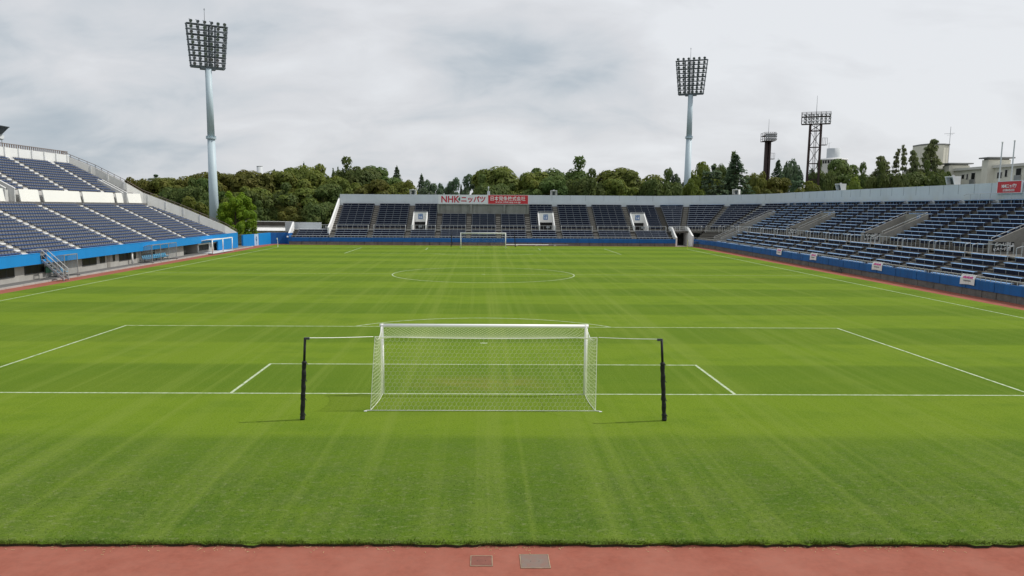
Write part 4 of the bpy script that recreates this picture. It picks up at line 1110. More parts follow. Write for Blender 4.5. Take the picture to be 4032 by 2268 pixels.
# rooms under the stand
b = MB()
WX = -40.15
b.box(WX-0.2, WX, YN, 79.6, 0.10, 1.49); b.box(WX-0.2, WX, 84.6, 91.8, 0.10, 1.49)
b.box(-46, WX-0.2, 79.3, 79.6, 0.10, 1.49); b.box(-46, WX-0.2, 84.6, 84.9, 0.10, 1.49); b.box(-46.2, -46, 79.3, 84.9, 0.10, 1.49)
rm = b.build('ground_floor_wall', concrete_lt, stand_l)
for (y0, y1, z0, z1) in ((37.0, 40.4, 0.62, 1.38), (42.0, 45.1, 0.66, 1.36), (52.2, 55.1, 0.68, 1.38), (55.9, 56.4, 0.74, 1.40), (56.5, 57.0, 0.74, 1.40), (58.9, 59.3, 0.74, 1.40), (60.4, 64.6, 0.66, 1.40), (66.2, 70.0, 0.66, 1.40), (85.5, 89.3, 0.45, 1.3)):
    b = MB(); b.box(WX+0.004, WX+0.035, y0, y1, z0, z1); wd_ = b.build('window', glass_dk, rm)
    b = MB(); n = max(1, int((y1-y0)/1.0))
    for k in range(n+1): yy = lerp(y0, y1, k/n); b.box(WX+0.036, WX+0.055, yy-0.02, yy+0.02, z0, z1)
    b.box(WX+0.036, WX+0.065, y0-0.03, y1+0.03, z0-0.04, z0-0.001)
    b.build('window_frame', lamp_dark, wd_)
for (y0, y1) in ((57.5, 58.2), (48.2, 49.0)):
    b = MB(); b.box(WX+0.004, WX+0.04, y0, y1, 0.11, 1.40); b.build('door', concrete, rm)
b = MB(); b.tube((-39.75, 62.8, 0.10), (-39.75, 62.8, 1.488), 0.11, n=14); b.build('pillar', white, stand_l, True)
# slab in front
b = MB(); b.box(-46, -38.75, 20, 103.7, -0.06, 0.10); b.box(-44, -38.75, 103.7, 106.2, -0.06, 0.10)
tag(b.build('pavement', main_conc), kind='structure')
b = MB(); y = 20
while y < 106:
    l = rnd.uniform(1.6, 2.6); b.box(-38.75, -38.60, y, y+l-0.03, -0.06, 0.10+rnd.uniform(-0.02, 0.01)); y += l
tag(b.build('kerb', concrete_lt), kind='structure')
# boards in front of the upper tier
for (y0, y1) in ((46.5, 57.3), (60.2, 64.0), (64.95, 73.4), (74.1, 82.55), (83.35, 85.25), (86.9, 91.3)):
    b = MB(); b.hexa([(-50.42,y0,7.06),(-50.28,y0,7.06),(-50.28,y1,7.06),(-50.42,y1,7.06),(-50.55,y0-0.12,8.40),(-50.43,y0-0.12,8.40),(-50.43,y1-0.12,8.40),(-50.55,y1-0.12,8.40)])
    b.build('parapet_board', cream_board, stand_l)
b = MB(); b.box(-51.18, -51.0, 46, 91.0, 6.99, 8.30); b.build('tier_wall', end_paint, stand_l)
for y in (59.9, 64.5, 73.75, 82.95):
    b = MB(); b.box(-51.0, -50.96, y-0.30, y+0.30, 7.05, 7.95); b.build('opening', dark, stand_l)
# sloping entrance walls in the upper tier
for y0, y1 in ((57.5, 59.4), (85.3, 86.8)):
    b = MB()
    for yy in (y0, y1-0.18):
        b.extrude([(-50.4, yy, 7.0), (-50.4, yy, 8.40), (-53.7, yy, 10.2), (-53.7, yy, 7.0)], (0, 0.18, 0))
    b.box(-53.9, -53.7, y0, y1, 7.0, 10.2)
    en = b.build('entrance', end_paint, stand_l)
    b = MB()
    for yy in (y0, y1-0.18): b.extrude([(-50.36, yy-0.02, 8.40), (-50.36, yy-0.02, 8.50), (-53.72, yy-0.02, 10.30), (-53.72, yy-0.02, 10.2)], (0, 0.22, 0))
    b.build('coping', white, en)
# end wall
ew = [(-39.6, 101.4, 2.47), (-40.85, 99.5, 3.62), (-46.1, 95.85, 6.40), (-50.5, 92.3, 8.55), (-51.7, 89.7, 9.85), (-55.5, 88.5, 12.0), (-58.9, 86.2, 13.72)]
b = MB(); br_b = MB()
for (x0, y0, z0), (x1, y1, z1) in zip(ew[:-1], ew[1:]):
    b.hexa([(x0,y0,-0.06),(x0,y0+0.3,-0.06),(x1,y1+0.3,-0.06),(x1,y1,-0.06),(x0,y0,z0),(x0,y0+0.3,z0),(x1,y1+0.3,z1),(x1,y1,z1)])
    hr = 0.40
    br_b.bar((x0,y0+0.1,z0+hr), (x1,y1+0.1,z1+hr), 0.08, 0.07); br_b.bar((x0,y0+0.1,z0+0.10), (x1,y1+0.1,z1+0.10), 0.05, 0.05)
    n = max(1, int(abs(x1-x0)/0.75))
    for k in range(n+1):
        q = Vector((x0,y0+0.1,z0)).lerp(Vector((x1,y1+0.1,z1)), k/n); br_b.bar(q, q+Vector((0,0,hr)), 0.05, 0.05, up=(0,1,0))
end_w = b.build('end_wall', end_paint, stand_l)
br_b.build('end_railing', rail_brown, end_w)
b = MB()
for k in range(1, 8):
    t_ = k/8; x = lerp(-42, -58, t_); y = endY(x); z = 2.0+ (1.0+0) + 0
    zt = None
    for (x0, y0, z0), (x1, y1, z1) in zip(ew[:-1], ew[1:]):
        if x1 <= x <= x0: zt = lerp(z0, z1, (x-x0)/(x1-x0)); yy = lerp(y0, y1, (x-x0)/(x1-x0))
    if zt: b.box(x-0.14, x+0.14, yy-0.08, yy-0.002, zt-1.05, zt+0.02)
b.build('buttress', white, end_w)
# top wall and rail
b = MB(); b.box(xt-0.25, xt-0.02, 30, 86.3, 10, 13.62)
tw = b.build('back_wall', white, stand_l)
b = MB()
y = 85.9
while y > 45: b.box(xt-0.02+0.002, xt+0.14, y-0.15, y+0.15, 12.4, 13.66); y -= 2.95
b.build('pier', white, tw)
b = MB(); b.box(xt-0.2, xt-0.08, 30, 86.3, 14.04, 14.12); y = 86.2
while y > 45: b.box(xt-0.18, xt-0.10, y-0.07, y+0.07, 13.62, 14.04); y -= 0.49
b.build('top_railing', rail_brown, tw)
# aisles with white half-steps
AL = [43.2, 52.7, 62.3, 71.65, 81.4, 91.0]
AU = [63.0, 71.75, 81.2]
for yc, rows, dx, dz in [(y, LROW, LDX, LDZ) for y in AL] + [(y, URO, UDX, UDZ2) for y in AU]:
    b = MB()
    for k, (x, z) in enumerate(rows):
        if yc+0.6 > endY(x-dx): continue
        b.use(step_white); b.box(x-0.34, x+0.005, yc-0.55, yc+0.30, z-0.10, z+0.025)              # painted nosing
        b.use(concrete_lt); b.box(x+0.008, x+0.34, yc-0.15, yc+0.60, z-dz/2-0.075, z-dz/2)
        b.box(x+0.008, x+0.33, yc-0.14, yc+0.59, z-dz+0.004, z-dz/2-0.076)          # half step
    b.build('stairway', step_white, stand_l)
# seat rows: tip-up seats on one beam between two aisles
row_cache = {}
def seat_row(x, z, y0, y1, label):
    n = int((y1-y0)/0.48)
    if n < 2: return
    Ln = n*0.48; yc = (y0+y1)/2
    if n not in row_cache:
        b = MB()
        for k in range(n):
            ya = -Ln/2+0.48*k
            b.hexa([(-0.34,ya+0.02,0.085),(-0.01,ya+0.02,0.045),(-0.01,ya+0.46,0.045),(-0.34,ya+0.46,0.085),(-0.34,ya+0.02,0.125),(-0.01,ya+0.02,0.135),(-0.01,ya+0.46,0.135),(-0.34,ya+0.46,0.125)])
        b.box(-0.26, -0.18, -Ln/2, Ln/2, 0.02, 0.06)
        pan = b.build('seat_pan', seat_blue)
        b = MB()
        for k in range(n):
            ya = -Ln/2+0.48*k
            b.hexa([(-0.36,ya+0.05,0.13),(-0.31,ya+0.05,0.13),(-0.31,ya+0.43,0.13),(-0.36,ya+0.43,0.13),(-0.44,ya+0.08,0.300),(-0.40,ya+0.08,0.300),(-0.40,ya+0.40,0.300),(-0.44,ya+0.40,0.300)])
        bk = b.build('backrest', seat_grey)
        b = MB()
        for k in range(n+1): yy = min(Ln/2-0.06, -Ln/2+0.48*k); b.box(0.012, 0.04, yy, yy+0.06, -0.25, 0.03)
        lg = b.build('bracket', lamp_dark)
        row_cache[n] = [(o, o.location.copy()) for o in (pan, bk, lg)]; first = True
    else: first = False
    t = bpy.data.objects.new('seat_row', None); COL.objects.link(t); t.location = (x, yc, z); t.empty_display_size = 0.2
    tag(t, label, 'seat row', 'blue seat rows of the main stand')
    for o, lo in row_cache[n]:
        c = o if first else o.copy()
        if not first: COL.objects.link(c)
        c.parent = t; c.location = lo
al = [33.7] + AL
for bi in range(len(al)):
    for ri, (x, z) in enumerate(LROW):
        y0 = al[bi]+0.62; y1 = (al[bi+1] if bi+1 < len(al) else 200)-0.62
        y1 = min(y1, endY(x-0.5)-0.4)
        if y1-y0 < 1.0: continue
        if -x/(y1-CAM.y) > 0.66: continue
        seat_row(x, z, y0, y1, 'blue seat row, main stand lower tier, %s row up, %s block from the far end' % (ORD[ri+1], ORD[len(al)-bi]))
au = [53.5] + AU
for bi in range(len(au)):
    for ri, (x, z) in enumerate(URO):
        y0 = au[bi]+0.62; y1 = (au[bi+1] if bi+1 < len(au) else 200)-0.62
        y1 = min(y1, endY(x-0.4)-0.4)
        if x-0.4 > -53.9:
            if bi == 3: y1 = min(y1, 85.1)
            if bi == 0: y0, y1 = 59.6, 62.4
        if y1-y0 < 1.0 or -x/(y1-CAM.y) > 0.66: continue
        seat_row(x, z, y0, y1, 'blue seat row, main stand upper tier, %s row up, %s block from the far end' % (ORD[ri+1], ORD[len(au)-bi]))
# things on the top wall
t = thing('light_mast', 'dark floodlight box with grey round dish on a thin pole above the left stand', 'light', (-59.3, 72.9, 13.6))
b = MB(); b.tube((-59.3, 72.9, 13.6), (-59.3, 72.9, 14.9), 0.05, n=6); b.build('pole', steel, t)
b = MB(); b.tube((-59.3, 72.6, 14.9), (-59.1, 72.5, 15.0), 0.40, 0.36, 16); b.build('dish', pale_grey, t)
b = MB(); b.hexa([(-59.6,68,15.25),(-58.9,68,15.25),(-58.9,72.4,15.25),(-59.6,72.4,15.25),(-59.9,68,16.1),(-58.5,68,16.1),(-58.5,73.2,16.1),(-59.9,73.2,16.1)]); b.box(-60, -58.4, 68, 73.2, 16.1, 16.2); b.build('lamp_box', lamp_dark, t)

# stairs from the fascia notch to the pitch
t = thing('steel_stairs', 'grey steel stairs with handrails coming down from the notch in the blue fascia', 'stairs', (-38.6, 44.6, 0))
b = MB()
for y in (43.65, 44.45): b.bar((-39.5, y, 1.84), (-37.6, y, 0.05), 0.05, 0.18)
b.build('stringer', steel, t)
b = MB()
for k in range(7): b.box(-39.45+0.27*k, -39.18+0.27*k, 43.68, 44.42, 1.62-0.25*k, 1.65-0.25*k)
b.build('tread', steel, t)
for y in (43.62, 44.48):
    b = MB(); b.path([(-40.3, y, 2.75), (-39.45, y, 2.75), (-37.6, y, 1.0), (-37.6, y, 0.0)], 0.032, 6); b.path([(-40.3, y, 2.3), (-39.45, y, 2.3), (-37.6, y, 0.55)], 0.022, 6)
    for k in range(5): x = -39.45+0.46*k; z = 2.75-0.946*0.46*k; b.tube((x, y, z-0.95), (x, y, z), 0.022, n=6)
    b.build('handrail', rail_white, t)
# green board
t = thing('green_board', 'dark green board on thin legs beside the steel stairs', 'board', (-39.9, 45.65, 0.1))
b = MB(); b.box(-39.92, -39.86, 44.9, 46.4, 0.55, 1.15); b.build('panel', green_board, t)
for y in (45.0, 46.3): b = MB(); b.box(-39.91, -39.87, y-0.02, y+0.02, 0.1, 0.55); b.box(-40.1, -39.6, y-0.02, y+0.02, 0.10, 0.14); b.build('leg', steel, t)
# dugouts
def dugout(y0, y1, label, nseat, bays):
    xf, xb, h = -38.55, -40.15, 2.02
    t = thing('dugout', label, 'dugout', ((xf+xb)/2, (y0+y1)/2, 0.10), 'substitute shelters')
    prof = [(xf, 0.12+h)] + [(lerp(xf, xb, math.sin(a)**1.0), 1.15+ (h+0.12-1.15)*math.cos(a)) for a in [R(15*k) for k in range(1, 7)]] + [(xb-0.06, 0.30)]
    b = MB()
    for (xa, za), (xc, zc) in zip(prof[:-1], prof[1:]): b.face([(xa,y0,za),(xa,y1,za),(xc,y1,zc),(xc,y0,zc)])
    rf = b.build('canopy', clear, t)
    for yy in (y0, y1):
        b = MB(); b.face([(x, yy, z) for x, z in prof] + [(xf, yy, 0.30)]); b.build('end_panel', clear, t)
    b = MB(); n = max(2, int((y1-y0)/0.95))
    for k in range(n+1): 
        yy = lerp(y0, y1, k/n); b.path([(x, yy, z) for x, z in prof], 0.024 if 0 < k < n else 0.035, 5)
    b.build('rib', steel, t)
    for k in range(bays+1):
        yy = lerp(y0, y1, k/bays); b = MB(); b.tube((xf, yy, 0.1), (xf, yy, 0.12+h), 0.04, n=8); b.build('post', steel, t)
    b = MB(); b.bar((xf, y0, 0.12+h), (xf, y1, 0.12+h), 0.08, 0.08); b.bar((xb, y0, 0.30), (xb, y1, 0.30), 0.06, 0.06); b.bar((xb+0.05, y0, 1.15), (xb+0.05, y1, 1.15), 0.04, 0.04)
    b.build('beam', steel, t)
    b = MB(); b.bar((xb+0.55, y0+0.2, 0.42), (xb+0.55, y1-0.2, 0.42), 0.10, 0.06)
    for k in range(3): yy = lerp(y0+0.4, y1-0.4, k/2); b.bar((xb+0.55, yy, 0.10), (xb+0.55, yy, 0.40), 0.06, 0.06, up=(0,1,0))
    bn = b.build('seat_beam', lamp_dark, t)
    for k in range(nseat):
        yy = lerp(y0+0.45, y1-0.45, k/max(1, nseat-1)); b = MB()
        b.hexa([(xb+0.36,yy-0.2,0.46),(xb+0.78,yy-0.2,0.47),(xb+0.78,yy+0.2,0.47),(xb+0.36,yy+0.2,0.46),(xb+0.36,yy-0.2,0.50),(xb+0.78,yy-0.2,0.52),(xb+0.78,yy+0.2,0.52),(xb+0.36,yy+0.2,0.50)])
        b.hexa([(xb+0.34,yy-0.2,0.47),(xb+0.39,yy-0.2,0.47),(xb+0.39,yy+0.2,0.47),(xb+0.34,yy+0.2,0.47),(xb+0.22,yy-0.17,0.88),(xb+0.27,yy-0.17,0.88),(xb+0.27,yy+0.17,0.88),(xb+0.22,yy+0.17,0.88)])
        b.build('seat', seat_cyan, t)
    for yy in (y0, y1):
        b = MB(); b.box(xb-0.1, xf+0.15, yy-0.05, yy+0.05, 0.10, 0.16); b.build('skid', lamp_dark, t)
dugout(45.75, 48.1, 'short clear dugout with few blue seats right beside the steel stairs', 3, 1)
dugout(65.4, 72.9, 'long clear dugout shelter with a row of bright blue seats', 13, 3)
# white framed shelter
t = thing('white_shelter', 'white framed shelter with curved white roof near the end of the left stand', 'shelter', (-39.1, 89.2, 0.1))
for y in (84.7, 89.3, 93.7):
    for x, h in ((-38.0, 2.0), (-40.0, 1.30)):
        b = MB(); b.tube((x, y, 0.1), (x, y, h), 0.07, n=10); b.build('post', goal_white, t, True)
b = MB()
for y in (84.7, 89.3): b.path([(-38.0, y, 2.0), (-38.7, y, 1.98), (-39.4, y, 1.85), (-39.85, y, 1.62), (-40.0, y, 1.30)], 0.06, 8)
b.bar((-38.0, 84.65, 2.0), (-38.0, 93.75, 2.0), 0.13, 0.13); b.bar((-40.0, 84.7, 1.30), (-40.0, 93.7, 1.30), 0.10, 0.10)
b.build('frame', goal_white, t)
b = MB(); pr = [(-38.05, 2.06), (-38.7, 2.03), (-39.4, 1.90), (-39.87, 1.66), (-40.02, 1.30)]
for (xa, za), (xc, zc) in zip(pr[:-1], pr[1:]): b.face([(xa,84.7,za),(xa,89.3,za),(xc,89.3,zc),(xc,84.7,zc)])
rf = b.build('roof', awning, t); md = rf.modifiers.new('thickness', 'SOLIDIFY'); md.thickness = 0.02
b = MB(); b.box(-40.2, -37.9, 84.6, 93.9, 0.03, 0.125); b.build('platform', pale_grey, t)
b = MB()
for k in range(5): b.box(-40.5, -40.46, 84.9, 88.9, 0.35+0.2*k, 0.38+0.2*k)
for k in range(4): b.box(-40.52, -40.48, 84.9+1.3*k, 84.94+1.3*k, 0.1, 1.2)
tag(b.build('storage_rack', steel), 'grey metal rack behind the white framed shelter', 'rack')
# seats and clutter in the dark bay
t = thing('office_chair', 'grey chair with curved back left in the dark bay under the left stand', 'chair', (-41.2, 82.5, 0.1))
b = MB(); b.hexa([(-41.4,82.2,0.5),(-41.0,82.2,0.5),(-41.0,82.6,0.5),(-41.4,82.6,0.5),(-41.4,82.2,0.56),(-41.0,82.2,0.56),(-41.0,82.6,0.56),(-41.4,82.6,0.56)]); b.build('seat', pale_grey, t)
b = MB(); b.hexa([(-41.42,82.2,0.56),(-41.36,82.2,0.56),(-41.36,82.6,0.56),(-41.42,82.6,0.56),(-41.6,82.2,1.0),(-41.54,82.2,1.0),(-41.54,82.6,1.0),(-41.6,82.6,1.0)]); b.build('backrest', pale_grey, t)
for x in (-41.36, -41.04):
    for y in (82.24, 82.56): b = MB(); b.tube((x, y, 0.1), (x, y, 0.5), 0.02, n=6); b.build('leg', steel, t)

# ------------------------------------------------------------------ corner between the left stand and the far stand
t = thing('boundary_wall', 'bright blue boundary wall with a pale door beside the left corner flag', 'wall', (-38.9, 113, 0))
def seg_wall(p, q, z1, th, m_, nm, par):
    p, q = Vector((*p, -0.06)), Vector((*q, -0.06)); d = (q-p).normalized(); n = Vector((-d.y, d.x, 0))*th
    u = Vector((0, 0, z1+0.06)); b = MB()
    b.hexa([p, q, q+n, p+n, p+u, q+u, q+n+u, p+n+u]); return b.build(nm, m_, par)
seg_wall((-40.1, 106.4), (-39.42, 110.6), 1.93, 0.3, sky_blue, 'wall', t)
seg_wall((-39.14, 112.3), (-38.45, 117.6), 1.98, 0.3, sky_blue, 'wall', t)
seg_wall((-38.45, 117.6), (-35.0, 119.2), 1.96, 0.3, blue, 'wall', t)  # darker blue puts the shade of this sunless side into the colour
seg_wall((-35.0, 119.2), (-35.0, 115.9), 1.96, 0.2, blue, 'wall', t)
dr = seg_wall((-39.46, 110.62), (-39.18, 112.28), 1.92, 0.1, mat('pale_blue_door', (0.42, 0.58, 0.78), 0.6, var=0.25, vscale=2), 'door', t)
dv = Vector((0.28, 1.66, 0)).normalized(); nv = Vector((dv.y, -dv.x, 0)); cc = Vector((-39.32, 111.45, 0.98))+nv*0.012
b = MB()        # ship's-mark emblem: a mast, a yard and a pointed hull
for pts in (((-0.06, -0.85), (0.06, -0.85), (0.04, 0.5), (-0.04, 0.5)), ((-0.42, 0.12), (0.42, 0.12), (0.20, 0.02), (-0.20, 0.02)), ((-0.2, 0.25), (0.2, 0.25), (0.0, 0.62)), ((-0.25, -0.02), (0.25, -0.02), (0.0, -0.35))):
    b.extrude([cc+dv*u+Vector((0,0,v)) for u, v in pts], nv*0.01)
b.build('emblem', mat('door_emblem_blue', (0.05, 0.13, 0.30), 0.6), dr)
# footbridge-like building beyond
t = thing('terrace_building', 'low white flat roofed building with brown fence beyond the blue corner wall', 'building', (-41, 127, 0))
b = MB(); b.box(-62, -36.4, 126.4, 134, -0.1, 2.05); b.build('wall', beige_lt, t)
b = MB(); b.box(-62, -36.35, 125.4, 126.7, 2.05, 2.16); b.hexa([(-62,125.3,2.05),(-36.35,125.3,2.05),(-36.35,126.4,2.58),(-62,126.4,2.58),(-62,125.3,2.10),(-36.35,125.3,2.10),(-36.35,126.4,2.66),(-62,126.4,2.66)]); b.build('canopy', white, t)
b = MB(); b.box(-62, -36.4, 126.7, 127.0, 2.62, 2.98); b.build('parapet', concrete_lt, t)
b = MB(); b.box(-62, -36.4, 126.85, 126.9, 3.0, 3.72); k = -61
while k < -37: b.box(k, k+0.08, 126.78, 126.84, 3.0, 3.75); k += 1.7
b.build('screen', fence_mesh, t)
b = MB(); b.hexa([(-62,126.75,3.86),(-36.4,126.75,3.72),(-36.4,126.98,3.72),(-62,126.98,3.86),(-62,126.75,4.0),(-36.4,126.75,3.84),(-36.4,126.98,3.84),(-62,126.98,4.0)]); b.build('top_rail', white, t)
t = thing('fence', 'thin grey picket fence seen through the gap beside the blue wall', 'fence', (-44, 112, 0))
b = MB(); b.bar((-48, 113, 1.7), (-40, 113, 1.7), 0.05, 0.05); b.bar((-48, 113, 0.3), (-40, 113, 0.3), 0.05, 0.05)
for k in range(60): b.box(-48+0.135*k, -47.96+0.135*k, 112.98, 113.02, 0.0, 1.8)
b.build('pickets', steel, t)

# things by the far wall
t = thing('spare_goal_frame', 'white spare goal frame lying along the foot of the far blue wall', 'goal', (8, 114, 0))
b = MB(); b.tube((4.0, 114.0, 0.20), (11.6, 114.0, 0.20), 0.07, n=10); b.build('crossbar', goal_white, t)
b = MB(); b.tube((11.6, 114.0, 0.20), (15.1, 114.0, 0.20), 0.05, n=10); b.build('upright', steel, t)
for x in (5.9, 9.4, 12.7): b = MB(); b.bar((x-0.2, 114.1, -0.06), (x+0.1, 113.9, 0.18), 0.05, 0.05); b.bar((x+0.25, 114.0, -0.06), (x+0.05, 114.0, 0.18), 0.05, 0.05); b.build('foot', goal_white, t)
t = thing('hurdle', 'folded grey hurdle leaning on the kerb of the right stand', 'hurdle', (38.6, 58, 0))
b = MB(); b.bar((38.5, 59.2, 0.0), (38.8, 57.0, 0.42), 0.06, 0.06); b.bar((38.5, 57.0, 0.02), (38.5, 59.6, 0.05), 0.08, 0.08); b.bar((38.7, 57.4, -0.05), (38.6, 57.6, 0.45), 0.06, 0.06); b.build('frame', lamp_dark, t)

# ------------------------------------------------------------------ floodlight towers with pale poles
def lamp_mesh(b):
    pass
def big_tower(px, py, z0, zt, rot, label, Wt, Wb, Hh):
    t = thing('floodlight_tower', label, 'floodlight', (px, py, 0), 'tall pale floodlight towers')
    b = MB()
    zj = z0+(zt-z0)*0.60
    b.tube((px,py,-0.1), (px,py,zj), 0.93, 0.67, 28); b.tube((px,py,zj), (px,py,zt-0.35), 0.65, 0.57, 28)
    pole = b.build('pole', pole_paint, t, True)
    b = MB(); b.tube((px,py,zj-0.12), (px,py,zj+0.12), 0.92, 0.92, 24)
    for k in range(14):
        a = 2*math.pi*k/14; b.box(px+0.86*math.cos(a)-0.04, px+0.86*math.cos(a)+0.04, py+0.86*math.sin(a)-0.04, py+0.86*math.sin(a)+0.04, zj+0.12, zj+0.42)
    b.build('collar', pole_paint, pole)
    c, s = math.cos(rot), math.sin(rot)
    lean = 0.10
    def T(u, v, w_): return Vector((px+u*c-(w_+lean*v)*s*-1*-1, py+u*s+(w_-lean*v)*c*-1*-1, zt+v))
    def T(u, v, w_):      # u along the head, v up, w outwards to the pitch
        wl = w_ + lean*(v-Hh/2)*0.5
        return Vector((px+u*c+wl*s, py+u*s-wl*c, zt+v))
    hw = lambda v: lerp(Wb, Wt, v/Hh)/2
    b = MB()
    nl = 8
    lv = [Hh*k/nl for k in range(nl+1)]
    for k, v in enumerate(lv):
        b.bar(T(-hw(v)-0.15, v, 0.30), T(hw(v)+0.15, v, 0.30), 0.10, 0.12); b.bar(T(-hw(v)-0.15, v, -0.45), T(hw(v)+0.15, v, -0.45), 0.10, 0.12)
        if k < nl: b.bar(T(-hw(v), v+0.55, -0.5), T(hw(v), v+0.55, -0.5), 0.045, 0.045); b.bar(T(-hw(v), v+0.3, -0.5), T(hw(v), v+0.3, -0.5), 0.035, 0.035)
    for f_ in (-1, -0.42, -0.10, 0.10, 0.42, 1):
        for w_ in (0.30, -0.45): b.bar(T(f_*hw(0), 0, w_), T(f_*hw(Hh), Hh, w_), 0.13, 0.13, up=(s,-c,0))
        for k in range(nl):
            if abs(f_) == 1 or abs(f_) < 0.2: b.bar(T(f_*hw(lv[k]), lv[k], 0.30), T(f_*hw(lv[k+1]), lv[k+1], -0.45), 0.06, 0.06)
    # flared foot of the head
    b.bar(T(-hw(0), -0.12, -0.08), T(hw(0), -0.12, -0.08), 1.0, 0.28); b.bar(T(-1.3, -0.35, -0.08), T(1.3, -0.35, -0.08), 1.0, 0.30)
    b.build('head_frame', frame_grey, t)
    b = MB()
    for k, v in enumerate(lv):
        if k % 2 == 0: b.bar(T(-hw(v), v+0.02, -0.10), T(hw(v), v+0.02, -0.10), 1.05, 0.16)
    b.build('catwalk', frame_grey, t)
    b = MB()
    for u in (-0.5, 0.0, 0.5): b.bar(T(u, 0, -0.2), T(u, Hh, -0.2), 0.10, 0.10, up=(s,-c,0))
    for k in range(24): b.bar(T(-0.5, Hh*k/24, -0.2), T(0.5, Hh*k/24, -0.2), 0.04, 0.04)
    b.build('ladder', frame_grey, t)
    b = MB(); b.tube(T(-0.8*0.4, Hh, -0.2), T(-0.8*0.4, Hh+2.6, -0.2), 0.05, 0.03, 6); b.tube(T(-0.32, Hh+2.6, -0.2), T(-0.32, Hh+2.9, -0.2), 0.10, 0.05, 8); b.build('lightning_rod', frame_grey, t)
    proto = None
    for k in range(nl+1):
        v = lv[k]
        for j in range(6):
            u = hw(v)*(-0.84+0.336*j)
            o = T(u, v+0.46, 0.62)
            if proto is None:
                b = MB(); b.use(lamp_shell)
                b.tube((0,-0.10,0.06), (0,0.28,-0.09), 0.16, 0.31, 10); b.tube((0,-0.42,0.14), (0,-0.10,0.06), 0.11, 0.13, 8); b.bar((-0.24,0,-0.40), (-0.24,0,0.06), 0.05, 0.05, up=(0,1,0)); b.bar((-0.24,0,-0.40), (0.24,0,-0.40), 0.05, 0.05)
                b.use(lamp_glass); b.tube((0,0.281,-0.09), (0,0.295,-0.095), 0.29, 0.29, 10)
                lm = b.build('lamp', None, t); lm.data.transform(Matrix.Translation(PORG[t.name])); proto = lm
            else:
                lm = proto.copy(); COL.objects.link(lm); lm.parent = t
            # local +y of the lamp faces the pitch
            lm.location = o - Vector((px, py, 0)); lm.rotation_euler = (R(-14), 0, rot+math.pi+rnd.uniform(-0.35, 0.35))
    return t
# head normal turned to the centre of the pitch
big_tower(-49.9, 122, 0, 31.6, math.atan2(0.56, 0.83)*0.95, 'tall pale floodlight tower rising behind the left stand', 7.1, 5.9, 7.2)
big_tower(48.7, 165, 8, 33.5, -math.atan2(0.42, 0.91)*0.9, 'tall pale floodlight tower rising behind the far right wall', 7.2, 5.7, 7.5)
